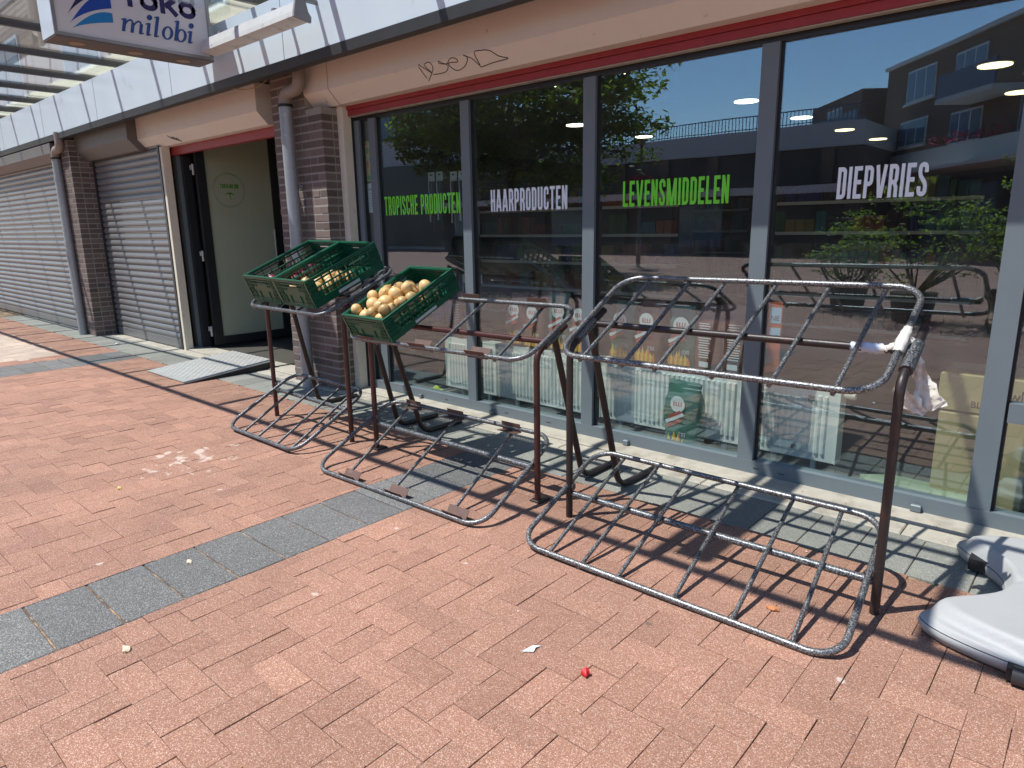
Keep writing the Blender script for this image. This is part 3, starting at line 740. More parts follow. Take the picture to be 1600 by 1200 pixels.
# ---- projecting light box sign
sg = thing('light_box_sign', 'white projecting light box sign reading TOKO milobi with blue waves', 'sign')
sx0, sx1, sy0, sy1, sz0, sz1 = -6.34, -6.06, -1.78, -.60, 2.81, 3.42
MB().box(sx0+.012, sx1-.012, sy0+.012, sy1-.012, sz0+.012, sz1-.012).obj('sign_body', M_SIGNW, sg)
fr = .022
for xx in (sx0, sx1-.016):
    MB().box(xx, xx+.016, sy0, sy1, sz0+.0125, sz0+.035).box(xx, xx+.016, sy0, sy1, sz1-fr, sz1).box(xx, xx+.016, sy0, sy0+fr, sz0+.035, sz1-fr).box(xx, xx+.016, sy1-fr, sy1, sz0+.035, sz1-fr).obj('sign_frame', M_SIGNF, sg)
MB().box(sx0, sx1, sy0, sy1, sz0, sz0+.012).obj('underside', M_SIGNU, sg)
MB().box(sx0+.002, sx1-.002, sy0-.004, sy0+.011, sz0+.013, sz1).obj('end_cap', M_FASC, sg)
for y in (-1.60, -1.18, -.80):
    MB().prism([(-6.20+.055*math.cos(k*math.pi/12), y+.055*math.sin(k*math.pi/12)) for k in range(24)], 'z', sz0-.003, sz0-.0005).obj('downlight', M_SIGNC, sg)
MB().box(-6.23, -6.17, -.60, -.517, 3.0, 3.05).box(-6.23, -6.17, -.60, -.517, 3.3, 3.35).obj('bracket', M_LAMPG, sg)
# print on the visible face (x = sx1 - .012), three blue waves
fx = sx1-.0105
def wave(pts_top, pts_bot, m_):
    rows = []
    for a, b in zip(pts_top, pts_bot): rows.append([(fx, a[0], a[1]), (fx, b[0], b[1])])
    MB().grid(rows, smooth=False).obj('wave', m_, sg)
def swoosh(y0, z0, y1, zt, zb, bulge):
    top, bot = [], []
    for k in range(13):
        t = k/12; y = y0+(y1-y0)*t
        e = math.sin(t*math.pi/2)
        top.append((y, z0+(zt-z0)*e+bulge*math.sin(math.pi*t)*.4)); bot.append((y, z0+(zb-z0)*t**.8+bulge*math.sin(math.pi*t)*.55*.6))
    return top, bot
wave(*swoosh(-1.655, 2.885, -1.365, 3.04, 2.975, .02), M_SKYB)
wave(*swoosh(-1.665, 2.92, -1.365, 3.155, 3.075, .045), M_BLUE)
wave(*swoosh(-1.675, 2.975, -1.345, 3.27, 3.19, .075), M_NAVY)
EY = Vector((0, 1, 0))
# wide TOKO
def toko():
    H_, y, hw = .125, -1.27, .019; z0 = 3.115; mb = MB(); W_ = .145; L = 0
    def st(path, lift=0):
        rows = [[(fx+.0004+lift, y+a.x, z0+a.y), (fx+.0004+lift, y+b.x, z0+b.y)] for a, b in stroke_strip(path, hw)]; mb.grid(rows, smooth=False)
    def O_():
        r_ = .045; a, b = hw, W_-hw; c, d = hw, H_-hw
        P_ = arc(b-r_, d-r_, r_, r_, 0, 90)+arc(a+r_, d-r_, r_, r_, 90, 180)+arc(a+r_, c+r_, r_, r_, 180, 270)+arc(b-r_, c+r_, r_, r_, 270, 360)
        st(P_+[P_[0], P_[1]])
    st([(-.02, H_-hw), (.11, H_-hw)]); st([(.045, 0), (.045, H_-2*hw)]); y += .115
    O_(); y += W_+.012
    st([(hw, 0), (hw, H_)]); st([(2*hw, .055), (.125, H_-.004)], .0003); st([(.055, .075), (.13, .002)], .0006); y += .145
    O_()
    mb.obj('sign_lettering', M_NAVY, sg, label='navy wide capitals TOKO')
toko()
def font_text(s, size, M_, mat_, name, parent, shear=0, off=0, xs=1, label=None):
    cu = bpy.data.curves.new('txt', 'FONT'); cu.body = s; cu.size = size; cu.shear = shear; cu.offset = off; cu.extrude = .0006
    tmp = bpy.data.objects.new('txt', cu); COL.objects.link(tmp)
    dg = bpy.context.evaluated_depsgraph_get(); me = bpy.data.meshes.new_from_object(tmp.evaluated_get(dg)); bpy.data.objects.remove(tmp)
    me.materials.clear(); me.materials.append(mat_)
    o = link(name, me, parent, label=label); o.matrix_basis = M_ @ Matrix.Diagonal((xs, 1, 1, 1)); return o
def face_x(x, y, z): return Matrix.Translation((x, y, z)) @ Matrix(((0, 0, 1, 0), (1, 0, 0, 0), (0, 1, 0, 0), (0, 0, 0, 1)))
def face_y(x, y, z): return Matrix.Translation((x, y, z)) @ Matrix(((1, 0, 0, 0), (0, 0, -1, 0), (0, 1, 0, 0), (0, 0, 0, 1)))
def italic(word, y0, z0, xh, step):
    """slanted serif lower case drawn with thick stems, thin arches and wedge serifs"""
    mb = MB(); y = y0; q = [0]
    def st(path, hw):
        q[0] += 1; lift = .0004+.00012*q[0]
        rows = []
        for i, (a, b) in enumerate(stroke_strip(path, hw) if not isinstance(hw, list) else [((p[0]+(-h)*1, p[1]), (p[0]+h, p[1])) for p, h in zip(path, hw)]):
            ax, az = a[0], a[1]; bx, bz = b[0], b[1]
            rows.append([(fx+lift, y+(ax+.24*az)*xh, z0+az*xh), (fx+lift, y+(bx+.24*bz)*xh, z0+bz*xh)])
        mb.grid(rows, smooth=False)
    def stem(x, top, foot=True):
        st([(x, 0.02), (x, top)], .125)
        st([(x-.26, top-.14), (x+.02, top-.02)], .05)
        if foot: st([(x-.02, .04), (x+.25, .14)], .05)
    def arch(x0, x1):
        st([(x0+.08, .62), (x0+.22, .86), (x0+.40, .97), (x1-.10, .92), (x1, .74)], .065)
    def dot(x): st([(x-.02+.14*math.cos(k*math.pi/6), 1.42+.14*math.sin(k*math.pi/6)) for k in range(14)], .075); st([(x-.10, 1.42), (x+.06, 1.42)], .10)
    def bowl(cx, r=.36, hw0=.15):
        P = []; H_ = []
        n = 24
        outer = [(cx+(r+.10)*math.cos(2*math.pi*k/n), .5+.53*math.sin(2*math.pi*k/n)) for k in range(n+1)]
        inner = [(cx+(r-.14)*math.cos(2*math.pi*k/n), .5+.42*math.sin(2*math.pi*k/n)) for k in range(n+1)]
        q[0] += 1; lift = .0004+.00012*q[0]
        mb.grid([[(fx+lift, y+(o[0]+.24*o[1])*xh, z0+o[1]*xh), (fx+lift, y+(i_[0]+.24*i_[1])*xh, z0+i_[1]*xh)] for o, i_ in zip(outer, inner)], smooth=False)
    for c in word:
        if c == 'm': stem(.15, 1, False); arch(.15, .78); stem2 = .78; st([(.78, .02), (.78, .80)], .125); arch(.78, 1.41); st([(1.41, .04), (1.41, .80)], .125); st([(1.39, .04), (1.66, .14)], .05); y += 1.82*xh
        elif c == 'i': stem(.15, 1); dot(.15); y += .60*xh
        elif c == 'l': stem(.15, 1.62); y += .60*xh
        elif c == 'o': bowl(.46); y += 1.02*xh
        elif c == 'b': stem(.15, 1.62, False); bowl(.55); y += 1.14*xh
    mb.obj('sign_lettering', M_SCRIPT, sg, label='dark blue italic serif lower case milobi')
italic('milobi', -1.315, 2.925, .098, 0)
# ---- fluorescent fitting on the fascia
lf = thing('strip_light', 'grey strip light fitting hanging on the fascia right of the sign', 'strip light')
prof = [(-.72, 2.865), (-.60, 2.845), (-.595, 2.87), (-.615, 2.90), (-.63, 2.955), (-.66, 2.975), (-.70, 2.96), (-.715, 2.90)]
MB().prism(prof, 'x', -6.02, -4.60).obj('housing', M_LAMPF, lf)
MB().prism([(p[0]*1.0, p[1]) for p in [(-.728, 2.858), (-.592, 2.838), (-.588, 2.875), (-.61, 2.905), (-.625, 2.965), (-.66, 2.985), (-.705, 2.97), (-.722, 2.90)]], 'x', -4.60, -4.578).obj('end_cap', M_LAMPG, lf)
for x in (-5.85, -5.0, -4.63): MB().box(x, x+.03, -.63, -.5155, 2.98, 3.005).box(x, x+.03, -.65, -.62, 2.955, 3.004).obj('mounting_bracket', M_LAMPG, lf)

# ============================================================ SHOP INTERIOR
rm = thing('shop_interior', 'dim shop room behind the windows with a dark floor and ceiling', 'room')
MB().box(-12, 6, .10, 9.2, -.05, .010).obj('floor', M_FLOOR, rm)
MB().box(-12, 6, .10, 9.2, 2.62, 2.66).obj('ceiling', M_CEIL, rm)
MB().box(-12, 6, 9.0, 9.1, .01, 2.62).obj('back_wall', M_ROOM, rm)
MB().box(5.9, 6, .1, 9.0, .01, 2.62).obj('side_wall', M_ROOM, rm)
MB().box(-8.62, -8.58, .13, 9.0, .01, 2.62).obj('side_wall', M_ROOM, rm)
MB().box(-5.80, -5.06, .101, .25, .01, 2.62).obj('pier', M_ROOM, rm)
M_LED = emit('warm_lamp', (1, .80, .42), 3.2); M_LEDW = emit('cool_lamp', (1, .93, .75), 3.4); M_SPOT = emit('spot_bulb', (1, .93, .82), 14)
lk = [( -.92, 2.8, 'round yellow ceiling lamp nearest the right end of the shop', M_LED), (-.92, 4.3, 'round ceiling lamp behind the nearest yellow one', M_LED),
      (-2.85, 2.9, 'round white ceiling lamp above the word LEVENSMIDDELEN', M_LEDW), (-2.85, 4.35, 'second round ceiling lamp in the row left of DIEPVRIES', M_LEDW), (-2.83, 5.8, 'third round ceiling lamp in the row above DIEPVRIES', M_LED), (-2.8, 7.2, 'farthest round ceiling lamp above DIEPVRIES', M_LED),
      (-4.85, 2.95, 'round ceiling lamp seen against the reflected tree', M_LEDW), (-4.87, 4.45, 'round ceiling lamp seen beside the reflected street lamp', M_LEDW)]
for x, y, lb, m_ in lk:
    t = thing('ceiling_lamp', lb, 'ceiling lamp', (x, y, 2.50), 'round lamps in the shop ceiling')
    MB().prism([(.11*math.cos(k*math.pi/14), .11*math.sin(k*math.pi/14)) for k in range(28)], 'z', 0, .008).obj('diffuser', m_, t)
    MB().prism([(.13*math.cos(k*math.pi/14), .13*math.sin(k*math.pi/14)) for k in range(28)], 'z', .0085, .02).obj('lamp_rim', M_SHELF, t)
sp_l = ['small bright spot bulb at the top of the window above DIEPVRIES, the leftmost of three', 'small bright spot bulb, the middle of the three above DIEPVRIES', 'small bright spot bulb, the rightmost of the three above DIEPVRIES', 'small bright spot bulb above LEVENSMIDDELEN', 'small bright spot bulb above HAARPRODUCTEN']
for (x, z), lb in zip(((-1.43, 2.41), (-1.14, 2.39), (-.86, 2.40), (-2.65, 2.38), (-3.23, 2.38)), sp_l):
    t = thing('spot_lamp', lb, 'spot lamp', (x, .5, z), 'spot lamps along the window')
    MB().tube([(0, 0, -.006), (0, 0, .0), (0, 0, .006)], [.006, .011, .008], 8).obj('bulb', M_SPOT, t)
    MB().tube([(0, .0, .007), (0, .015, .06)], .013, 10).obj('lamp_body', M_BLACK, t)
# radiators
def radiator(x0, x1, label, valve=False):
    t = thing('radiator', label, 'radiator')
    y0, y1, z0, z1 = .22, .33, .085, .505
    MB().box(x0, x1, y0+.012, y0+.03, z0, z1).box(x0, x1, y1-.02, y1, z0, z1).obj('panel', M_RAD, t)
    rb = MB(); n = int((x1-x0-.06)/.034)
    for k in range(n):
        xa = x0+.035+k*.034
        rb.prism([(xa, y0+.012), (xa+.007, y0), (xa+.019, y0), (xa+.026, y0+.012)], 'z', z0+.045, z1-.045)
    rb.obj('ribs', M_RAD, t)
    MB().box(x0-.006, x0, y0+.006, y1, z0-.002, z1+.003).box(x1, x1+.006, y0+.006, y1, z0-.002, z1+.003).obj('side_cover', M_RAD, t)
    tg = MB()
    k = x0
    while k < x1-.01: tg.box(k, k+.012, y0+.031, y1-.021, z1-.006, z1); k += .022
    tg.obj('top_grille', M_RAD, t)
    for xx in (x0+.12, x1-.14): MB().box(xx, xx+.025, y0+.06, y0+.085, .010, z0-.001).obj('foot', M_RAD, t)
    if valve:
        MB().tube([(x1+.008, .27, z1-.03), (x1+.07, .27, z1-.03)], .02, 12).obj('valve', M_WHITE, t)
        MB().box(x1-.16, x1-.125, y0-.003, y0-.0005, z1-.075, z1-.045).box(x1-.235, x1-.205, y0-.003, y0-.0005, z0+.05, z0+.075).obj('sticker', M_BOXG, t)
    return t
radiator(-4.19, -3.62, 'short white panel radiator behind the lime TROPISCHE window, leftmost of the row')
radiator(-3.58, -2.66, 'white panel radiator below the brown charcoal bags under HAARPRODUCTEN')
radiator(-2.62, -1.60, 'long white panel radiator behind the green bag standing on the floor')
radiator(-1.55, -1.06, 'white panel radiator with a valve knob at the right end of the row', True)
# charcoal bags
def bag(x, y, z, w, h, m_, label, rz_=0, big=False, face=0, cat='charcoal bag'):
    t = thing('charcoal_bag', label, cat, (0, 0, 0), 'bags of charcoal behind the window', M=Matrix.Translation((x, y, z)) @ Matrix.Rotation(rz_, 4, 'Z'))
    d = .055 if not big else .065; rows = []; n = 16
    rnd = random.Random(int((x+10)*1000))
    ph = [rnd.uniform(0, 6.28) for _ in range(6)]
    for k in range(13):
        tt = k/12; zz = h*tt
        ww = w/2*(1-.10*math.cos(tt*math.pi*2)*.5); dd = d*(math.sin(min(1, tt*5+.35)*math.pi/2))*(1-max(0, (tt-.72)/.28)**1.3*.86)
        if tt > .74: ww *= 1-.10*math.sin((tt-.74)/.26*math.pi)
        ring = []
        for q in range(n):
            a = 2*math.pi*q/n; ca, sa = math.cos(a), math.sin(a)
            sgx = math.copysign(abs(ca)**.55, ca); sgy = math.copysign(abs(sa)**.75, sa)
            wr = .006*math.sin(3*a+9*tt+ph[0])+.005*math.sin(5*a-14*tt+ph[1])
            ring.append((sgx*(ww+wr*.6)+.012*math.sin(3*tt+ph[2])*tt, sgy*(dd+wr)+.01*math.sin(2*tt+ph[3])*tt, zz+.006*math.sin(2*a+ph[4])*tt))
        rows.append(ring)
    MB().grid(rows, True, 0, True).add(rows[0], [tuple(range(n))]).add(rows[-1], [tuple(range(n))]).obj('sack', m_, t)
    fy = -(d+.010)
    if face == 0:
        MB().add([(.052*math.cos(k*math.pi/10), fy, h*.70+.052*math.sin(k*math.pi/10)) for k in range(20)], [tuple(range(20))]).obj('round_emblem', M_BAGW, t)
        lettering('ELLI', Vector((-.030, fy-.0005, h*.675)), EX, EZ, .06, .026, M_BAGR, 'emblem_lettering', t, off=.0005)
        ex = Vector((math.cos(R(28)), 0, math.sin(R(28)))); ez = Vector((-math.sin(R(28)), 0, math.cos(R(28))))
        def band(o, w_, h_, m2, nm):
            O = Vector(o); MB().add([O, O+ex*w_, O+ex*w_+ez*h_, O+ez*h_], [(0, 1, 2, 3)]).obj(nm, m2, t)
        band((-.075, fy-.001, h*.40), .14, .022, M_BAGW, 'white_band')
        band((-.070, fy-.001, h*.335), .12, .02, M_BAGR, 'red_band'); band((-.058, fy-.001, h*.47), .10, .02, M_BAGR, 'red_band')
        MB().box(.015, .062, fy-.002, fy-.001, h*.245, h*.30).obj('weight_frame', M_BAGW, t)
        MB().box(.018, .059, fy-.003, fy-.0021, h*.252, h*.293).obj('weight_panel', M_BLACK, t)
        lettering('7 KG' if big else '2 KG', Vector((.022, fy-.0032, h*.258)), EX, EZ, .033, .011, M_BAGW, 'weight_lettering', t, off=.0003)
        fl = MB()
        for k in range(9):
            xx = -.07+k*.016; hh = rnd.uniform(.06, .13)*(1-abs(k-4)*.08)
            fl.add([(xx-.012, fy-.001-k*.0002, h*.06), (xx+.012, fy-.001-k*.0002, h*.06), (xx+.010, fy-.001-k*.0002, h*.06+hh*.5), (xx+rnd.uniform(-.01, .01), fy-.001-k*.0002, h*.06+hh), (xx-.011, fy-.001-k*.0002, h*.06+hh*.45)], [(0, 1, 2, 3, 4)], mi=k % 2)
        fl.obj('flame_print', [M_FLAME, M_FLAME2], t)
    else:
        bt = MB()
        for k in range(15): bt.box(-.045+rnd.uniform(0, .01), .045-rnd.uniform(0, .025), fy-.002, fy-.001, h*(.22+.036*k), h*(.22+.036*k)+.006)
        bt.obj('small_print', M_BAGW, t)
        MB().box(-.035, .03, fy-.002, fy-.001, h*.08, h*.16).obj('barcode_patch', M_BAGW, t)
    return t
ZB = .51
bl = [(-4.05, .30, M_BAGB, 1, 'brown charcoal bag with small print, leftmost above the radiators'),
      (-3.42, .29, M_BAGB, 0, 'brown charcoal bag leftmost in the HAARPRODUCTEN window'),
      (-3.22, .27, M_BAGB, 0, 'brown charcoal bag second from left in the HAARPRODUCTEN window'),
      (-3.00, .29, M_BAGG, 0, 'green charcoal bag in the HAARPRODUCTEN window'),
      (-2.80, .28, M_BAGB, 0, 'brown charcoal bag rightmost in the HAARPRODUCTEN window'),
      (-2.47, .29, M_BAGG, 0, 'green charcoal bag leftmost in the LEVENSMIDDELEN window'),
      (-2.25, .26, M_BAGB, 0, 'brown charcoal bag with the brightest flames in the LEVENSMIDDELEN window'),
      (-2.02, .28, M_BAGG, 0, 'green charcoal bag in the middle of the LEVENSMIDDELEN window'),
      (-1.84, .27, M_BAGB, 1, 'brown charcoal bag showing its back print beside the green one'),
      (-1.67, .28, M_BAGB, 1, 'brown charcoal bag with small print against the third mullion')]
for x, y, m_, fc, lb in bl:
    bag(x, y, ZB, .185, .40+random.uniform(-.02, .02), m_, lb, rz_=random.uniform(-.12, .12), face=fc)
bag(-1.93, .135, .014, .255, .44, M_BAGG, 'large green charcoal bag slumped on the floor in front of the radiators', rz_=-.1, big=True)
# cardboard boxes
def carton(x0, x1, y0, y1, z0, z1, label, text=None):
    t = thing('cardboard_box', label, 'cardboard box')
    MB().bev(x0, x1, y0, y1, z0, z1, .006).obj('carton', M_CARD, t)
    MB().box(x0+.006, x1-.006, (y0+y1)/2-.02, (y0+y1)/2+.02, z1+.0003, z1+.001).obj('tape', M_TAPE, t)
    if text:
        font_text(text[0], .075, face_y(x0+.20, y0-.0012, z1-.105), M_INK, 'box_lettering', t, off=.0004, xs=.8, label='dark serif box print '+text[0])
        font_text(text[1], .045, face_y(x0+.14, y0-.0012, z1-.16), M_INK, 'box_lettering', t, xs=1.0, label='small capitals '+text[1])
    return t
carton(-.615, -.12, .28, .62, .475, .66, 'upper cardboard box with dark print behind the mullion at the right', ('Showli', 'BLONDEERP'))
carton(-.60, -.22, .27, .66, .012, .463, 'tall plain cardboard box under the printed one at the right')
carton(-.18, .25, .30, .66, .012, .66, 'cardboard box behind the small lower pane at the right edge')
# posters
po = thing('window_poster', 'colourful map poster above a printed notice inside the narrow left pane', 'poster')
MB().box(-5.03+.14, -4.79, .045, .047, 1.79, 2.11).obj('map_sheet', simple('poster_yellow', (.50, .42, .10), .6, 0, .3, 9), po)
bl_ = MB()
for k, (px_, pz, rx_, rz2, mi) in enumerate([(-4.86, 2.04, .022, .03, 0), (-4.83, 1.97, .018, .022, 1), (-4.865, 1.93, .016, .03, 2), (-4.82, 1.86, .02, .028, 1), (-4.85, 1.82, .03, .022, 0), (-4.82, 2.07, .02, .02, 3), (-4.875, 2.09, .02, .012, 2)]):
    bl_.add([(px_+rx_*math.cos(a*math.pi/6), .0445-k*.0002, pz+rz2*math.sin(a*math.pi/6)) for a in range(12)], [tuple(range(12))], mi=mi)
bl_.obj('map_shapes', [simple('poster_green', (.05, .28, .06), .6), simple('poster_blue', (.05, .26, .5), .6), simple('poster_red', (.5, .1, .04), .6), simple('poster_pale', (.5, .65, .8), .6)], po)
MB().box(-5.02+.135, -4.79, .045, .047, 1.535, 1.775).obj('notice_sheet', simple('notice_paper', (.62, .72, .70), .7, 0, .06, 20), po)
nb = MB()
for k in range(5): nb.add([(-4.868+.017*k+.006*math.cos(a*math.pi/4), .0443, 1.725+.009*math.sin(a*math.pi/4)) for a in range(8)], [tuple(range(8))])
for k in range(7): nb.box(-4.87, -4.80, .0440, .0446, 1.69-.02*k, 1.694-.02*k)
nb.obj('notice_print', M_BLUE, po)
po2 = thing('price_notice', 'narrow orange and blue notice hanging at the left edge of the DIEPVRIES window', 'notice')
MB().box(-1.41, -1.335, .046, .048, .60, .985).obj('notice_sheet', simple('orange_paper', (.48, .10, .03), .6), po2)
MB().box(-1.40, -1.34, .0445, .0458, .87, .955).box(-1.40, -1.34, .0445, .0458, .765, .845).obj('blue_panel', simple('pale_blue_paper', (.35, .55, .72), .6), po2)
for z in (.885, .78): font_text('NE', .038, face_y(-1.397, .0440, z), M_INK, 'notice_lettering', po2)
# hanging hair packs
hk = simple('pack_card', (.42, .50, .48), .6, 0, .1, 20); hairm = simple('dark_hair', (.02, .014, .012), .5, 0, .5, 60)
for k, (x, z, h, lb) in enumerate(((-4.50, 1.86, .42, 'leftmost tall hair pack in the upper row behind TROPISCHE'), (-4.40, 1.86, .40, 'second tall hair pack in the upper row behind TROPISCHE'), (-4.23, 1.85, .42, 'third tall hair pack in the upper row behind PRODUCTEN'), (-4.13, 1.85, .40, 'fourth tall hair pack in the upper row behind PRODUCTEN'),
        (-4.02, 1.85, .10, 'short hair pack at the right of the upper row'), (-4.46, 1.02, .26, 'leftmost hair pack in the lower row above the blue bottles'), (-4.28, 1.02, .26, 'second hair pack in the lower row'), (-4.12, 1.02, .26, 'third hair pack in the lower row'), (-3.97, 1.02, .26, 'rightmost hair pack in the lower row'))):
    t = thing('hair_pack', lb, 'hair pack', (x, .42, z), 'packs of hair hanging in the window')
    MB().box(-.04, .04, 0, .004, -.075, 0).obj('header_card', hk, t)
    MB().box(-.012, .012, -.002, -.0005, -.03, -.018).obj('hanging_slot', M_BLACK, t)
    MB().tube([(-.01, .01, -.075), (-.004, .01, -.075-h*.5), (.008, .012, -.075-h)], [.022, .018, .006], 8).obj('hair', hairm, t)
    MB().box(-.04, -.022, 0, .003, -.075-h*.8, -.0755).obj('clear_sleeve', hk, t)
# blue tubs
tb = palette('tub', [('blue', (0.010, 0.040, 0.210)), ('cyan', (0.025, 0.175, 0.250)), ('orange', (0.275, 0.080, 0.020)), ('teal', (0.015, 0.110, 0.125)), ('green', (0.025, 0.125, 0.040)), ('white', (0.250, 0.250, 0.250)), ('red', (0.175, 0.020, 0.015)), ('yellow', (0.250, 0.190, 0.030)), ('black', (0.015, 0.015, 0.018)), ('brown', (0.080, 0.040, 0.025))], .4)
tub_l = ['blue tub leftmost on the low shelf behind TROPISCHE', 'blue tub with an orange lid on the low shelf', 'blue bottle rightmost on the low shelf behind TROPISCHE']
for k, x in enumerate((-4.62, -4.44, -4.27)):
    t = thing('hair_product_tub', tub_l[k], 'tub', (x, .40, .78))
    MB().tube([(0, 0, -.17), (0, 0, -.02), (0, 0, 0)], [.062, .062, .05], 14).obj('tub_body', tb[0], t)
    MB().tube([(0, 0, .001), (0, 0, .035)], .045, 14).obj('lid', tb[2] if k == 1 else tb[0], t)
tt = thing('low_display_shelf', 'low dark display shelf behind the leftmost large pane', 'shelf')
MB().box(-4.72, -3.75, .34, .60, .59, .609).box(-4.72, -4.70, .34, .60, .011, .589).box(-3.77, -3.75, .34, .60, .011, .589).obj('shelf_board', M_SHELF, tt)
# gondola shelving
def gondola(x0, x1, y, label, zt=1.75, seed=0):
    t = thing('product_shelf', label, 'shelving', (0, 0, 0), 'shelving deep in the shop')
    MB().box(x0, x1, y+.38, y+.40, .011, zt).obj('back_panel', M_SHELF, t)
    rnd = random.Random(seed)
    for z in (.12, .50, .88, 1.26, 1.62):
        if z > zt: break
        MB().box(x0, x1, y, y+.379, z, z+.02).obj('shelf', M_SHELF, t)
        MB().box(x0, x1, y-.012, y-.001, z-.012, z+.026).obj('price_strip', M_BAGW if int(z*100) % 2 == 0 else M_TAPE, t)
        x = x0+.02; groups = [MB() for _ in range(10)]
        while x < x1-.1:
            k = rnd.randrange(10); w = rnd.uniform(.06, .12); h = rnd.uniform(.14, .27)
            for q in range(rnd.randint(1, 4)):
                if x > x1-.1: break
                groups[k].box(x, x+w-.008, y+.02, y+.15, z+.021, z+.021+h); x += w
            x += .01
        for k, g_ in enumerate(groups):
            if g_.v: g_.obj('packs', tb[k], t, kind='stuff')
    return t
gondola(-7.6, -4.2, 4.2, 'long product shelving left of the middle, deep in the shop', seed=1)
gondola(-3.6, -1.2, 5.2, 'product shelving behind the LEVENSMIDDELEN window, deep in the shop', seed=2)
gondola(-.6, 2.6, 3.4, 'product shelving behind the DIEPVRIES window', seed=3, zt=1.7)
gondola(-12+3.5, -5.0, 8.2, 'tall shelving against the back wall of the shop', seed=4, zt=1.9)
# green mat patch / floor items
sc = thing('weighing_scale', 'greenish flat board lying on the floor right of the radiators', 'board')
MB().prism([(-.86, .16), (-.44, .14), (-.38, .22), (-.42, .34), (-.80, .36), (-.93, .26)], 'z', .0145, .05).obj('board_top', simple('green_board', (.34, .42, .30), .5), sc)
yl = thing('yellow_packet', 'small yellow and green packet on the floor behind the leftmost large pane', 'packet')
MB().grid([[(-4.36+.03*i, .16+.02*j, .05+.012*math.sin(i*1.7+j*2)+.02*(1-abs(i-2)/2)) for i in range(5)] for j in range(4)]).obj('packet', simple('lime_packet', (.50, .62, .04), .4), yl)

# ============================================================ RACKS
def shelf_frame(c, yaw_, tilt, roll, w, d):
    ex = Vector((math.cos(R(yaw_))*math.cos(R(roll)), math.sin(R(yaw_))*math.cos(R(roll)), math.sin(R(roll))))
    ey0 = Vector((-math.sin(R(yaw_)), math.cos(R(yaw_)), 0)); ey = ey0*math.cos(R(tilt))+Vector((0, 0, 1))*math.sin(R(tilt))
    return Vector(c), ex.normalized(), ey.normalized(), w, d
def from_corners(FL, FR, BR, BL):
    FL, FR, BR, BL = map(Vector, (FL, FR, BR, BL)); a = ((FR-FL)+(BR-BL))/2; b = ((BL-FL)+(BR-FR))/2
    return (FL+FR+BR+BL)/4, a.normalized(), b.normalized(), a.length, b.length
def rounded(F, r=.11, n=7):
    c, ex, ey, w, d = F; P = []
    for sx, sy, a0 in ((1, -1, -90), (1, 1, 0), (-1, 1, 90), (-1, -1, 180)):
        for k in range(n+1):
            a = R(a0+90*k/n); P.append(c+ex*(sx*(w/2-r)+r*math.cos(a))+ey*(sy*(d/2-r)+r*math.sin(a)))
    return P
def on(F, u, v, lift=0):
    c, ex, ey, w, d = F; n = ex.cross(ey); return c+ex*((u-.5)*w)+ey*((v-.5)*d)+n*lift
def bracket(F, u, v, t, wid=.135, flip=1):
    """short V of folded steel plate welded to the rail"""
    c, ex, ey, w, d = F; n = ex.cross(ey); O = on(F, u, v, .0)
    k = .052
    for a, b in ((ey*flip*k+n*.012, n*-.018), (n*-.018, ey*-flip*.012+n*.034)):
        p = [O+a-ex*wid/2, O+a+ex*wid/2, O+b+ex*wid/2, O+b-ex*wid/2]; th = .003
        off = (p[1]-p[0]).cross(p[2]-p[1]).normalized()*th
        MB().add(p+[q+off for q in p], [(0, 1, 2, 3), (7, 6, 5, 4), (0, 4, 5, 1), (1, 5, 6, 2), (2, 6, 7, 3), (3, 7, 4, 0)]).obj('bracket', M_BRAC, t)
def fillet(P, r, n=5):
    P = [Vector(p) for p in P]; out = [P[0]]
    for i in range(1, len(P)-1):
        a, b, c = P[i-1], P[i], P[i+1]; d0 = (a-b).normalized(); d1 = (c-b).normalized()
        L = min(r, (a-b).length*.45, (c-b).length*.45); s, e = b+d0*L, b+d1*L
        for k in range(n+1):
            t = k/n; out.append(s*(1-t)**2+b*2*t*(1-t)+e*t*t)
    return out+[P[-1]]
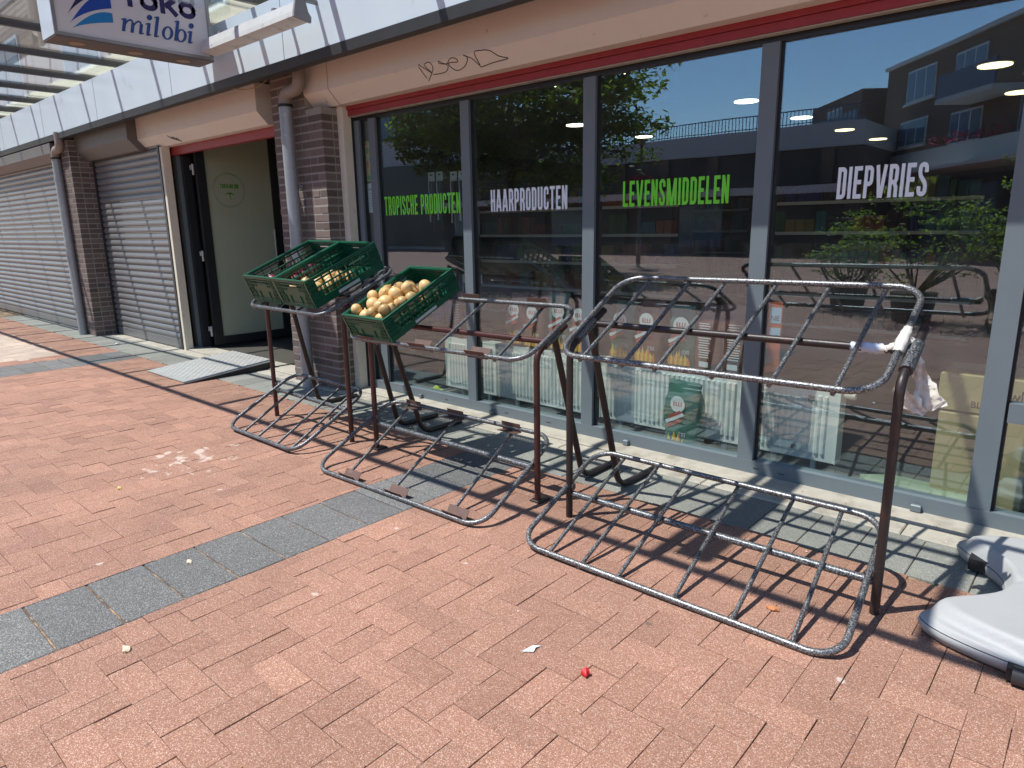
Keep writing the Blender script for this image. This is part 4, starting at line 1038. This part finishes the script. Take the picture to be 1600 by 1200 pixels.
def rack(label, up_, lo, ups, los, posts, tubem, postm, feet=False, brk_lo=(), brk_up=(), side_plate=False, hasleg=(True, True), ru=.0125):
    t = thing('display_rack', label, 'display rack')
    for F, sl, nm in ((up_, ups, 'upper'), (lo, los, 'lower')):
        MB().tube(rounded(F), ru, 12, closed=True).obj('shelf_frame', tubem, t, label=nm+' shelf frame of bent tube')
        for a, b in sl:
            MB().tube([on(F, a, -.012, -.017), on(F, b, 1.0, -.015)], .0090, 10).obj('slat', tubem, t)
    for s, (x, yf) in enumerate(posts):
        n = up_[1].cross(up_[2]); u = (x-up_[0].x)/up_[3]+.5
        base = Vector((x, yf, .002)); vtop = ((yf-up_[0].y)/up_[2].y)/up_[4]+.5
        p1 = on(up_, u, vtop+.03, -.042); p1.x = x+.0; p2 = on(up_, u, vtop+.46, -.040)
        MB().tube(fillet([base, Vector((p1.x, yf, p1.z-.015)), p2], .05), .0168, 14).obj('front_post', postm, t)
        # thick half sleeve clamped under the shelf side
        MB().tube([on(up_, u, vtop+.06, -.034), on(up_, u, vtop+.30, -.032)], .0245, 12).obj('clamp_sleeve', M_TUBE1, t)
        if hasleg[s]:
            top = on(up_, u, vtop+.25, -.05)
            MB().tube(fillet([top, Vector((x, -.665, .022)), Vector((x, -.30, .020))], .085, 7), .0175, 12).obj('rear_leg', M_POST, t)
        if feet: MB().bev(x-.035, x+.035, yf-.025, yf+.06, .0, .012, .003).obj('foot_plate', M_POST, t)
    (xa, ya), (xb, yb) = posts
    MB().tube([on(up_, .02, .47, -.045), on(up_, .98, .47, -.045)], .0155, 12).obj('cross_tube', postm, t)
    zl = lo[0].z+(ya-lo[0].y)*math.tan(math.asin(lo[2].z))-.038
    MB().tube([(xa, ya+.012, zl), (xb, yb+.012, zl)], .0155, 12).obj('cross_tube', M_TUBE1, t)
    for x, y_ in posts: MB().tube([(x, y_, zl+.03), (x+(.02 if x == xa else -.02), y_+.01, zl+.055)], .012, 8).obj('weld_lug', M_TUBE1, t)
    for (u, v, fl) in brk_lo: bracket(lo, u, v, t, flip=fl)
    for (u, v, fl) in brk_up: bracket(up_, u, v, t, flip=fl)
    return t
# rack nearest the camera
U3 = shelf_frame((-1.217, -.925, .992), .3, 28.4, .4, 1.335, .65); L3 = from_corners((-1.855, -1.507, .018), (-.518, -1.500, .018), (-.556, -.797, .249), (-1.92, -.836, .27))
r3 = rack('large empty display rack nearest the camera with white plastic tied to its corner', U3, L3,
     list(zip((.095, .258, .375, .562, .728, .893), (.103, .263, .393, .57, .735, .895))), list(zip((.115, .24, .37, .555, .725, .883), (.115, .255, .38, .555, .733, .878))),
     ((-1.885, -1.11), (-.512, -1.086)), M_TUBE, M_POST, hasleg=(True, False), ru=.0126)
U2 = shelf_frame((-2.816, -.975, .871), .8, 25.3, .4, 1.432, .507); L2 = from_corners((-3.443, -1.542, .017), (-2.112, -1.514, .017), (-2.172, -.857, .29), (-3.533, -.886, .292))
rack('middle display rack with rusty angle brackets under the crate of onions', U2, L2,
     list(zip((.21, .537, .863), (.19, .517, .83))), list(zip((.20, .49, .83), (.135, .458, .79))),
     ((-3.485, -1.06), (-2.125, -1.065)), M_TUBE, M_POSTR, feet=True,
     brk_lo=((.17, .985, -1), (.45, .985, -1), (.78, .985, -1), (.23, .02, 1), (.53, .02, 1), (.86, .02, 1)),
     brk_up=((.45, 1.0, -1), (.80, 1.0, -1), (.16, 0.0, 1), (.47, 0.0, 1), (.78, .0, 1)))
U1 = shelf_frame((-4.214, -.926, 1.007), -.5, 23.6, -.6, .983, .655); L1 = shelf_frame((-4.234, -1.190, .175), -.6, 27.2, 0, .929, .640)
rack('left display rack beside the entrance carrying two green crates', U1, L1,
     list(zip((.12, .35, .62, .87), (.12, .35, .62, .87))), list(zip((.228, .438, .713, .895), (.18, .41, .67, .858))),
     ((-4.755, -1.045), (-3.745, -1.07)), M_TUBE1, M_POSTR, ru=.0125)

# ---- crates
def crate_parts(H):
    """returns meshes in local coords: origin base centre, 0.6 along v, 0.4 along u"""
    W, Dp = .40, .60; b = .018; parts = {}
    def wall(length, long):
        mb = MB(); L = length
        # horizontal rails (thickness outwards), wall stands in x-z plane, local y thickness
        mb.box(-L/2, L/2, 0, .022, H-.016, H); mb.box(-L/2, L/2, .003, .016, H-.034, H-.026)
        mb.box(-L/2, L/2, 0, .020, .0, .014)
        for z in (H*.60, H*.42) if long else (H*.70,): mb.box(-L/2, L/2, .002, .016, z, z+.008)
        mb.box(-L/2, L/2, .002, .014, .014, H*(.26 if long else .16))
        if long:
            n = 46; 
            for k in range(n+1):
                x = -L/2+L*k/n
                if 6 <= k <= 40 and k % 5 in (1, 2, 3, 4):    # openings in two rows
                    if k % 5 in (2, 4): mb.box(x-.0014, x+.0014, .004, .013, H*.26, H*.62)
                else: mb.box(x-.003, x+.003, .002, .018, H*.2, H-.010)
            for k in (-1, 1): mb.box(k*L*.42-.05, k*L*.42+.05, .005, .011, H*.26, H*.5)
        else:
            for k in range(15):
                x = -L/2+L*k/14
                if abs(x) < .07: continue
                mb.box(x-.0022, x+.0022, .002, .018, H*.6, H-.010)
            mb.box(-L/2+.04, L/2-.04, .006, .010, H*.14, H*.70)
            for x in (-.12, -.06, .06, .12): mb.box(x-.003, x+.003, .0, .018, .01, H*.42)
            for s in (-1, 1):
                for k in range(4): mb.box(s*(L/2-.012-.01*k)-.0018, s*(L/2-.012-.01*k)+.0018, .001, .019, .0, H-.01)
                for z in (.25, .4, .55): mb.box(min(s*L/2, s*(L/2-.05)), max(s*L/2, s*(L/2-.05)), .002, .018, H*z, H*z+.005)
        return mb
    parts['long'] = wall(Dp-.004, True).mesh('side_wall', M_CRATE); parts['short'] = wall(W-.050, False).mesh('end_wall', M_CRATE)
    fl = MB()
    for k in range(16): fl.box(-.18+.0235*k, -.18+.0235*k+.016, -.28, .28, .001, .006)
    for k in range(9): fl.box(-.185, .185, -.28+.068*k, -.28+.068*k+.012, .0062, .010)
    parts['floor'] = fl.mesh('crate_floor', M_CRATE)
    rim = MB()
    rim.box(-W/2, W/2, -Dp/2, -Dp/2+.014, H-.004, H+.003).box(-W/2, W/2, Dp/2-.014, Dp/2, H-.004, H+.003)
    rim.box(-W/2, -W/2+.014, -Dp/2+.0141, Dp/2-.0141, H-.004, H+.003).box(W/2-.014, W/2, -Dp/2+.0141, Dp/2-.0141, H-.004, H+.003)
    parts['rim'] = rim.mesh('rim', M_CRATE)
    lb = MB(); lb.box(W/2-.002, W/2+.003, -.10, .08, H*.07, H*.17); parts['label'] = lb.mesh('label_holder', M_LABEL)
    pr = MB()
    for k in range(10): pr.box(W/2-.0055, W/2-.0048, .05+.014*k, .059+.014*k, H*.72, H*.72+.012)
    parts['print'] = pr.mesh('moulded_mark', M_PRINT)
    return parts
def crate(rimc, yaw_, tilt, roll, H, label):
    c, ex, ey, _, _ = shelf_frame(rimc, yaw_, tilt, roll, 1, 1); n = ex.cross(ey).normalized(); ey = n.cross(ex)
    o = c-n*H
    M_ = Matrix(((ex.x, ey.x, n.x, o.x), (ex.y, ey.y, n.y, o.y), (ex.z, ey.z, n.z, o.z), (0, 0, 0, 1)))
    t = thing('crate', label, 'crate', M=M_); P = crate_parts(H)
    link('side_wall', P['long'], t, M=Matrix.Translation((.2, 0, 0)) @ Matrix.Rotation(R(90), 4, 'Z'))
    link('side_wall', P['long'], t, M=Matrix.Translation((-.2, 0, 0)) @ Matrix.Rotation(R(-90), 4, 'Z'))
    link('end_wall', P['short'], t, M=Matrix.Translation((0, -.3, 0)))
    link('end_wall', P['short'], t, M=Matrix.Translation((0, .3, 0)) @ Matrix.Rotation(R(180), 4, 'Z'))
    link('crate_floor', P['floor'], t); link('rim', P['rim'], t); link('label_holder', P['label'], t); link('moulded_mark', P['print'], t)
    return M_
C3 = crate((-3.244, -1.019, 1.032), -.4, 25.6, -.6, .150, 'green plastic crate heaped with yellow onions on the middle rack')
C2 = crate((-4.019, -1.006, 1.200), -.3, 22.8, -1.0, .190, 'right green crate on the left rack with a few yellow onions at the bottom')
C1 = crate((-4.445, -.990, 1.205), .3, 22.8, -1.0, .190, 'left green crate on the left rack with red onions at the bottom')
# ---- onions
def onion_mesh(m_, seed):
    rnd = random.Random(seed); rows = []; n = 16; sq = rnd.uniform(.80, 1.08)
    for k in range(13):
        ph = math.pi*k/12; r_ = math.sin(ph)**.92; z = -math.cos(ph)*sq
        if k >= 10: z += (k-9)*.09; r_ *= .9 if k < 12 else 1
        if k == 12: r_ = .05; z += .10
        if k == 11: r_ = .13
        rows.append([(r_*math.cos(2*math.pi*q/n)*(1+.03*math.sin(3*2*math.pi*q/n+seed)), r_*math.sin(2*math.pi*q/n), z) for q in range(n)])
    mb = MB().grid(rows, True, 0, True); return mb.mesh('onion_skin', m_)
def root_mesh():
    mb = MB()
    for k in range(7): a = k*.9; mb.tube([(.06*math.cos(a), .06*math.sin(a), -.93), (.13*math.cos(a), .13*math.sin(a), -1.03)], .02, 4)
    return mb.mesh('roots', M_ROOT)
OM = [onion_mesh(M_ONION, s) for s in range(4)]; RO = [onion_mesh(M_REDON, s) for s in range(3)]; RT = root_mesh()
def fill(Mw, n, box, meshes, name, labelf, group, rng=(.034, .044), low=-1, keep=None):
    u0, u1, v0, v1, wmax = box; placed = []; rnd = random.Random(len(name)+n)
    tries = 0
    while len(placed) < n and tries < 6000:
        tries += 1
        r_ = rnd.uniform(*rng); best = None
        for q in range(26):
            u = rnd.uniform(u0+r_, u1-r_); v = v0+r_+(v1-v0-2*r_)*rnd.random()
            w = .012+r_*.93
            for (a, b, c, s) in placed:
                dd = math.hypot(a-u, b-v); R_ = (s+r_)*.95
                if dd < R_: w = max(w, c+math.sqrt(R_*R_-dd*dd))
            sc_ = w+.25*v
            if best is None or sc_ < best[0]: best = (sc_, u, v, w, r_)
        _, u, v, w, r_ = best
        if w > wmax: continue
        placed.append((u, v, w, r_))
    placed.sort(key=lambda p: -p[2])
    out = []
    for k, (u, v, w, r_) in enumerate(placed):
        P = Mw @ Vector((u, v, w)); lb = labelf(u, v, w, k, placed)
        t = thing('onion', lb, 'onion', group=group, M=Matrix.Translation(P) @ Matrix.Rotation(rnd.uniform(0, 6.28), 4, 'Z') @ Matrix.Rotation(rnd.uniform(.2, 2.4), 4, 'X') @ Matrix.Diagonal((r_, r_, r_, 1)))
        link('skin', rnd.choice(meshes), t); link('roots', RT, t)
    return placed
yl_ = lambda u, v, w, k, P: 'yellow onion heaped in the front crate on the middle rack'
fill(C3, 46, (-.17, .17, -.272, .22, .165), OM, 'onion', yl_, 'yellow onions in the crate on the middle rack')
fill(C2, 18, (-.17, .17, -.272, .12, .085), OM, 'onionb', lambda *a: 'yellow onion lying low in the right crate of the left rack', 'yellow onions in the right crate of the left rack')
fill(C1, 30, (-.17, .17, -.272, .20, .085), RO, 'onionc', lambda *a: 'red onion lying low in the left crate of the left rack', 'red onions in the left crate of the left rack')

# ---- white plastic tied round the rack corner
pb = thing('plastic_bag', 'torn white plastic bag knotted round the right corner of the nearest rack', 'plastic bag')
cr_ = on(U3, 1.0, .42, 0)
kn = MB(); rnd = random.Random(3)
def crumple(path, r, n=12, amp=.25, mb=kn):
    P = smooth(path, 6); rows = []
    for i, p in enumerate(P):
        T = (P[min(i+1, len(P)-1)]-P[max(i-1, 0)]).normalized(); ref = Vector((0, 0, 1)) if abs(T.z) < .8 else Vector((1, 0, 0))
        N = (ref-T*ref.dot(T)).normalized(); B = T.cross(N); rr_ = r[int(i/(len(P)-1)*(len(r)-1)+.5)]
        rows.append([p+(N*math.cos(2*math.pi*k/n)+B*math.sin(2*math.pi*k/n))*rr_*(1+amp*rnd.uniform(-1, 1)) for k in range(n)])
    mb.grid(rows, True, 0, True)
crumple([on(U3, 1.0, .36, .0), on(U3, 1.0, .46, .004), on(U3, 1.0, .58, .0)], [.0155, .017, .020, .018, .015], amp=.22)
crumple([on(U3, .985, .48, -.03), on(U3, .965, .47, -.043), on(U3, .945, .47, -.045)], [.017, .016, .017], amp=.18)
kn.obj('knot', M_PLAST, pb)
fl_ = MB(); kn = fl_
crumple([on(U3, .95, .47, -.045), on(U3, .905, .47, -.045), on(U3, .87, .47, -.045)], [.0178, .0185, .0178, .017], mb=fl_)
fl_.obj('wrapped_film', M_PLAST2, pb)
def ribbon(path, widths, side, name='hanging_strip'):
    P = smooth(path, 7); rows = []; n = len(P)
    for i, p in enumerate(P):
        w = widths[min(int(i/(n-1)*(len(widths)-1)+.5), len(widths)-1)]; row = []
        for k in range(6):
            s = k/5-.5; row.append(p+side*(s*w)+Vector((0, 1, .2))*(.010*math.sin(k*2.3+i*.9)+.004*rnd.uniform(-1, 1)))
        rows.append(row)
    MB().grid(rows).obj(name, M_PLAST, pb)
k0 = on(U3, 1.0, .50, -.005)
sd = Vector((.75, .1, .45)).normalized()
ribbon([k0, k0+Vector((.035, -.01, -.05)), k0+Vector((.062, -.01, -.12)), k0+Vector((.10, -.02, -.20)), k0+Vector((.125, -.02, -.235))], [.05, .035, .05, .075, .085], sd)
ribbon([k0+Vector((.01, -.02, -.02)), k0+Vector((.012, -.05, -.11)), k0+Vector((.002, -.06, -.17)), k0+Vector((.045, -.05, -.215)), k0+Vector((.10, -.04, -.245))], [.03, .025, .035, .06, .03], Vector((.35, 0, .95)))

# ---- grey plastic sign foot at the right edge
sb_ = thing('sign_base', 'light grey hollow plastic pavement sign base at the right edge', 'sign base', (.10, -.72, 0))
def halfw(v):      # v along the length -0.5..0.5
    a = abs(v)/.5
    return .265+.205*math.exp(-((a-.72)/.34)**2) if a < .72 else (.265+.205)*math.sqrt(max(0, 1-((a-.72)/.285)**2.2))
rows = []; NL = 90; NC = 60
def topz(u, v):
    def ss(a, b, x):
        t = min(1, max(0, (x-a)/(b-a))); return t*t*(3-2*t)
    e = ss(0, .09, 1-abs(u))*ss(0, .035, .5-abs(v))
    # raised centre whose border sweeps in an arc across each lobe
    arcr = math.hypot((abs(v)-.18)/.34, u*.86); ridge = 1-ss(.86, .98, arcr)
    return .052+.020*e+.042*ridge*e
for i in range(NL+1):
    v = -.5+i/NL; v *= .998; hw_ = max(halfw(v), .03); row = []
    for k in range(NC+1):
        u = -1+2*k/NC; row.append((u*hw_, v*1.0, topz(u, v)))
    rows.append(row)
bm = MB().grid(rows)
sk = [[], [], []]
edge = [(-max(halfw(-.499+.998*i/NL), .03), -.499+.998*i/NL) for i in range(NL+1)]+[(max(halfw(.499-.998*i/NL), .03), .499-.998*i/NL) for i in range(NL+1)]
bm.grid([[(x, y, .0485) for x, y in edge], [(x*1.012, y*1.01, .038) for x, y in edge], [(x*.985, y*.985, .010) for x, y in edge], [(x*.93, y*.95, .004) for x, y in edge]], True, 0, True)
bm.obj('base_shell', M_BASE, sb_)
for x, y in ((-.16, -.515), (.20, -.515)):
    MB().tube([(x-.026, y-.004, .031), (x+.026, y-.004, .031)], .029, 16).obj('wheel', M_GUT, sb_)
    MB().box(x-.042, x+.042, y-.012, y+.05, .012, .0535).obj('wheel_recess', M_BLACK, sb_)
MB().box(-.41, -.30, .20, .27, .015, .062).obj('latch', M_BLACK, sb_)

# ---- litter
def scrap(name, pts, z, m_, label, cat, thick=.002, curl=.004):
    n = len(pts); t = [(p[0], p[1], z+thick+curl*((i % 3)-1)*.5) for i, p in enumerate(pts)]; b_ = [(p[0], p[1], z) for p in pts]
    cx_ = sum(p[0] for p in pts)/n; cy2 = sum(p[1] for p in pts)/n
    mb = MB(); mb.add(t+[(cx_, cy2, z+thick+curl)], [(i, (i+1) % n, n) for i in range(n)], True); mb.add(t+b_, [(i, i+n, (i+1) % n+n, (i+1) % n) for i in range(n)])
    mb.obj(name, m_, None, label=label, cat=cat)
def blob(cx_, cy_, rx_, ry_, n=9, seed=0, jag=.3):
    rn = random.Random(seed); return [(cx_+rx_*math.cos(2*math.pi*k/n)*(1+jag*rn.uniform(-1, 1)), cy_+ry_*math.sin(2*math.pi*k/n)*(1+jag*rn.uniform(-1, 1))) for k in range(n)]
scrap('flower_petal', blob(-1.107, -2.06, .013, .014, 8, 1, .4), .003, simple('red_petal', (.50, .01, .015), .5), 'small crumpled bright red petal on the paving in the foreground', 'petal', .008, .02)
scrap('paper_scrap', [(-1.345, -2.10), (-1.31, -2.075), (-1.318, -2.055), (-1.312, -2.03), (-1.335, -2.05)], .003, M_BAGW, 'tiny white paper scrap on the paving left of the red petal', 'paper scrap', .002, .006)
def L_(n, p, seed, rx=.016, ry=.010, c=(.55, .42, .25), lb='dry leaf'):
    scrap('dry_leaf', blob(p[0], p[1], rx, ry, 9, seed, .25), .003, simple('leaf_%d' % seed, c, .8), lb, 'leaf', .002, .012)
L_(0, (-2.39, -2.97), 4, .022, .013, (.62, .5, .36), 'pale oval dry leaf on the paving at the bottom left corner')
L_(0, (-.80, -1.30), 5, .022, .012, (.40, .16, .06), 'brown leaf between the slats under the nearest rack')
L_(0, (-2.86, -2.55), 6, .016, .009, (.62, .52, .36), 'pale small leaf just above the grey band at the left')
L_(0, (-4.05, -2.42), 7, .016, .008, (.6, .45, .12), 'yellowish leaf on the red paving at the left middle')
L_(0, (-9.6, -.52), 8, .04, .03, (.75, .75, .75), 'white paper wad on the tiles in front of the far left shutter')

# ============================================================ ACROSS THE SQUARE (seen in the window reflections)
M_OBR = simple('brown_building_brick', (.17, .115, .085), .9, 0, .2, 12)
M_OWH = simple('pale_panel', (.52, .52, .52), .7, 0, .08, 1.5)
M_ODK = simple('dark_shopfront', (.03, .032, .04), .3, 0, .5, 1.2)
M_OGL = simple('far_window_glass', (.10, .16, .24), .08, 0, .3, .8)
M_OFR = simple('far_window_frame', (.55, .56, .56), .6)
M_ORL = simple('blue_grey_railing', (.08, .12, .18), .5)
def wallface(P0, P1, thick):
    d = (Vector((P1[0], P1[1], 0))-Vector((P0[0], P0[1], 0))); L = d.length; d.normalize(); n = Vector((-d.y, d.x, 0))
    if n.y < 0: n = -n
    M_ = Matrix(((d.x, n.x, 0, P0[0]), (d.y, n.y, 0, P0[1]), (0, 0, 1, 0), (0, 0, 0, 1))); return M_, L
def wbox(M_, s0, s1, o0, o1, z0, z1, mb=None): return (mb or MB()).box(s0, s1, o0, o1, z0, z1, M=M_)
# low building with roof railing
lo_ = thing('low_building', 'low building with a pale parapet and a roof railing reflected in the window', 'building')
MB().box(-33, -8.4, -36, -27.0, 0, 4.4).obj('wall', simple('dark_wall', (.09, .075, .065), .8, 0, .3, 2), lo_)
MB().box(-33, -8.4, -36, -26.85, 4.4, 5.33).obj('parapet', M_OWH, lo_)
MB().box(-33, -8.4, -25.6, -25.2, 2.55, 2.85).obj('awning_edge', M_OWH, lo_); MB().box(-33, -8.4, -27, -25.21, 2.86, 2.9).obj('awning', M_ODK, lo_)
for k in range(10): MB().box(-32.5+2.5*k, -32.0+2.5*k, -27.0+.002, -26.84, 2.95, 4.399).obj('pier', M_OBR, lo_)
for k in range(9):
    MB().box(-32+2.6*k, -29.8+2.6*k, -26.999, -26.95, .3, 2.4).obj('shop_front', M_OGL if k % 3 == 0 else M_ODK, lo_)
rl = MB(); x = -33
while x < -8.4: rl.box(x, x+.025, -26.95, -26.925, 5.33, 5.9); x += .16
rl.obj('railing_bars', M_ORL, lo_, kind='stuff'); MB().box(-33, -8.4, -26.96, -26.915, 5.9, 5.94).box(-33, -8.4, -26.96, -26.915, 5.4, 5.43).obj('railing_rail', M_ORL, lo_)
# white panelled building at the left
wb = thing('white_building', 'white panelled building with dark window bands reflected at the left', 'building')
MB().box(-46, -33.3, -40, -27.5, 0, 9.6).obj('wall', M_OWH, wb)
MB().box(-45.9, -33.3, -27.499, -27.40, 7.3, 8.8).obj('window_band', M_ODK, wb)
for k in range(6): MB().box(-45.5+2*k, -43.9+2*k, -27.399, -27.36, 7.4, 8.7).obj('window', M_OGL, wb)
MB().box(-45.9, -33.3, -27.499, -27.38, .2, 5.5).obj('shop_front', M_ODK, wb)
# brown brick building with balconies
bb = thing('brick_apartment_building', 'brown brick apartment building with balconies reflected in the right panes', 'building')
MA, LA = wallface((-2, -24), (-9.3, -33), 8)
wbox(MA, -4, LA, -8, 0, 0, 8.0).obj('wall', M_OBR, bb); wbox(MA, -4.1, LA+.1, -8.1, .12, 8.0, 8.15).obj('roof_edge', M_OWH, bb)
def owin(M_, s0, s1, z0, z1, par, splits=(.35, .7)):
    fr_ = MB(); wbox(M_, s0, s1, .001, .05, z0, z1, fr_); f = fr_.obj('window', M_OFR, par)
    g_ = MB(); e = [0]+list(splits)+[1]
    for a, b in zip(e[:-1], e[1:]): wbox(M_, s0+(s1-s0)*a+.05, s0+(s1-s0)*b-.05, .051, .06, z0+.08, z1-.08, g_)
    g_.obj('window_panes', M_OGL, f); wbox(M_, s0-.05, s1+.05, .0, .12, z0-.08, z0-.001).obj('window_sill', M_OWH, f)
for a in ((7.5, 9.7, 6.3, 7.6), (4.2, 6.1, 6.2, 7.6), (7.8, 9.9, 4.5, 5.6), (4.1, 6.1, 4.2, 5.4), (0, 2.0, 6.1, 7.6), (0.2, 2.0, 4.2, 5.4)): owin(MA, *a, bb)
wbox(MA, 1.6, 5.0, .001, 1.3, 5.55, 5.72).obj('balcony_slab', M_OWH, bb); wbox(MA, 1.6, 5.0, 1.2, 1.26, 5.721, 6.55).obj('balcony_front', M_ORL, bb)
wbox(MA, -4, LA, .0015, .5, 3.45, 4.15).obj('fascia_band', M_OWH, bb); wbox(MA, -4, LA, .51, 2.4, 3.1, 3.2).obj('awning', M_OWH, bb)
wbox(MA, -3.9, LA-.1, .0015, .06, .2, 3.0).obj('shop_front', M_ODK, bb)
for k in range(5): wbox(MA, -3+2.8*k, -1.2+2.8*k, .061, .07, .5, 2.7).obj('shop_glass', M_OGL, bb)
fb = MB()
for k in range(260):
    s = random.uniform(1.6, 6.3); z = random.uniform(4.25, 4.55) if random.random() < .6 else random.uniform(4.2, 4.4); c_ = MA @ Vector((s, .6+random.uniform(-.12, .12), z)); r_ = .05
    a = random.uniform(0, 6.28); fb.add([c_+Vector((r_*math.cos(a), r_*math.sin(a), 0)), c_+Vector((-r_*math.sin(a), r_*math.cos(a), r_)), c_-Vector((r_*math.cos(a), r_*math.sin(a), 0)), c_+Vector((0, 0, -r_))], [(0, 1, 2, 3)], mi=k % 3 == 0)
fb.obj('flower_box', [simple('pink_flowers', (.45, .05, .12), .7), simple('flower_leaves', (.05, .10, .03), .8)], bb, kind='stuff')
bw = thing('brick_wing', 'lower brick wing with a terrace reflected beside the apartment building', 'building')
MBm, LB = wallface((-10.2, -34.2), (-15, -40), 8)
wbox(MBm, 1.2, LB, -8, 0, 0, 7.8).obj('wall', M_OBR, bw); wbox(MBm, -1.2, 1.199, -8, -1.5, 0, 7.6).obj('wall', M_OWH, bw)
owin(MBm, 3.4, 5.3, 6.2, 7.3, bw)
wbox(MBm, -1.2, 5.2, .001, 1.2, 5.6, 5.8).obj('terrace_slab', M_OWH, bw); wbox(MBm, -1.2, 5.2, 1.15, 1.2, 5.801, 6.55).obj('terrace_railing', M_ORL, bw)
wbox(MBm, -2, LB+3, -1.5, 1.9, 0, 4.6).obj('shop_front', M_ODK, bw)

# tree across the square
def leaves(c, rad, n, size, m1, seed, flat=.35, nc=46):
    rn = random.Random(seed); mb = MB()
    cl = []
    for k in range(nc):
        while True:
            p = Vector((rn.uniform(-1, 1), rn.uniform(-1, 1), rn.uniform(-1, 1)))
            if .35 < p.length < 1: break
        cl.append((Vector((p.x*rad[0], p.y*rad[1], p.z*rad[2])), rn.uniform(.16, .34)*min(rad)))
    for k in range(n):
        q, rr_ = rn.choice(cl); d = Vector((rn.gauss(0, 1), rn.gauss(0, 1), rn.gauss(0, flat))); d = d.normalized()*rr_*rn.random()**.4*1.5; d.z *= .5
        p = Vector(c)+q+d; s = size*rn.uniform(.6, 1.3)
        a = Vector((rn.gauss(0, 1), rn.gauss(0, 1), rn.gauss(0, .5))).normalized(); b = a.cross(Vector((rn.gauss(0, .5), rn.gauss(0, .5), 1))).normalized()
        mb.add([p-a*s, p+b*s*.5, p+a*s, p-b*s*.5], [(0, 1, 2, 3)], mi=rn.randrange(len(m1)))
    return mb, cl
def leaf_mat(name, c):
    m = simple(name, c, .6); n = m.node_tree; b = n.nodes['Principled BSDF']; out = n.nodes['Material Output']
    tl = n.nodes.new('ShaderNodeBsdfTranslucent'); tl.inputs[0].default_value = rgb((c[0]*2.2, c[1]*2.1, c[2]*1.2))
    mx = n.nodes.new('ShaderNodeMixShader'); mx.inputs[0].default_value = .5
    n.links.new(b.outputs[0], mx.inputs[1]); n.links.new(tl.outputs[0], mx.inputs[2]); n.links.new(mx.outputs[0], out.inputs[0]); return m
LEAF = [leaf_mat('leaf_mid', (.10, .16, .024)), leaf_mat('leaf_dark', (.05, .09, .016)), leaf_mat('leaf_light', (.15, .22, .03))]
def tree(loc, crown, rad, n, size, label, seed, trunk=.16):
    t = thing('tree', label, 'tree', loc)
    tk = MB().tube([(0, 0, 0), (.05, .02, crown*.4), (-.04, 0, crown*.75), (0, .05, crown)], [trunk, trunk*.85, trunk*.6, trunk*.3], 12); tk.obj('trunk', simple('bark_%d' % seed, (.10, .08, .06), .9, 0, .3, 20), t)
    mb, cl = leaves((0, 0, crown), rad, n, size, LEAF, seed, nc=120)
    lm = MB()
    for q, rr_ in cl[:14]: lm.tube([(0, 0, crown*.62), (q.x*.4, q.y*.4, crown*.75+q.z*.3), (q.x, q.y, crown+q.z)], [trunk*.35, trunk*.2, .012], 6)
    lm.obj('limbs', bpy.data.materials['bark_%d' % seed], t); mb.obj('crown', LEAF, t)
tree((-14.1, -12.2, 0), 5.0, (4.1, 3.4, 3.1), 42000, .105, 'leafy green tree reflected in the HAARPRODUCTEN and TROPISCHE panes', 11, .2)
for k, (p, h_, rad, sd_, lb) in enumerate((((-2.2, -7.4, 0), 1.25, (.95, .7, .75), 21, 'dense green shrub reflected below DIEPVRIES'), ((-1.1, -8.4, 0), 1.5, (.6, .6, .9), 22, 'slender light green shrub reflected right of DIEPVRIES'), ((-3.3, -8.2, 0), .95, (.6, .5, .5), 23, 'small dark shrub reflected left of DIEPVRIES'))):
    t = thing('shrub', lb, 'shrub', p); mb, cl = leaves((0, 0, h_), rad, 2600, .035, LEAF, sd_)
    mb.obj('foliage', LEAF, t); lm = MB()
    for q, rr_ in cl[:14]: lm.tube([(0, 0, .35), (q.x*.6, q.y*.6, h_*.6+q.z*.3), (q.x, q.y, h_+q.z)], [.02, .012, .005], 5)
    lm.obj('stems', bpy.data.materials['bark_11'], t)
    MB().tube([(0, 0, .0), (0, 0, .40)], [.24, .30], 20).obj('planter', M_SOFF, t)
# street lamp with a flower basket
sl = thing('street_lamp', 'street lamp with a hanging pink flower basket reflected in the window', 'street lamp', (-12.45, -16.8, 0))
MB().tube([(0, 0, 0), (0, 0, .9), (0, 0, .91), (0, 0, 4.0)], [.08, .08, .05, .045], 12).obj('pole', M_BOXG, sl)
MB().tube([(0, 0, 3.95), (0, 0, 4.05), (0, 0, 4.30), (0, 0, 4.36)], [.08, .12, .36, .02], 20).obj('lamp_head', M_BOXG, sl)
fb = MB(); rn = random.Random(5)
for k in range(1500):
    a, r_ = rn.uniform(0, 6.28), rn.random()**.5*.5; z = 2.72+.30*math.sqrt(max(0, 1-(r_/.52)**2))*rn.uniform(.2, 1)
    c_ = Vector((r_*math.cos(a), r_*math.sin(a), z)); s = .03; b_ = rn.uniform(0, 6.28)
    fb.add([c_+Vector((s*math.cos(b_), s*math.sin(b_), 0)), c_+Vector((0, 0, s)), c_-Vector((s*math.cos(b_), s*math.sin(b_), 0)), c_-Vector((0, 0, s))], [(0, 1, 2, 3)], mi=0 if rn.random() < .7 else 1)
fb.obj('flower_basket', [bpy.data.materials['pink_flowers'], bpy.data.materials['flower_leaves']], sl)

# tidy: structure groups carry no label or category
for o in bpy.data.objects:
    if o.get('kind') == 'structure':
        for k in ('label', 'category'):
            if k in o.keys(): del o[k]
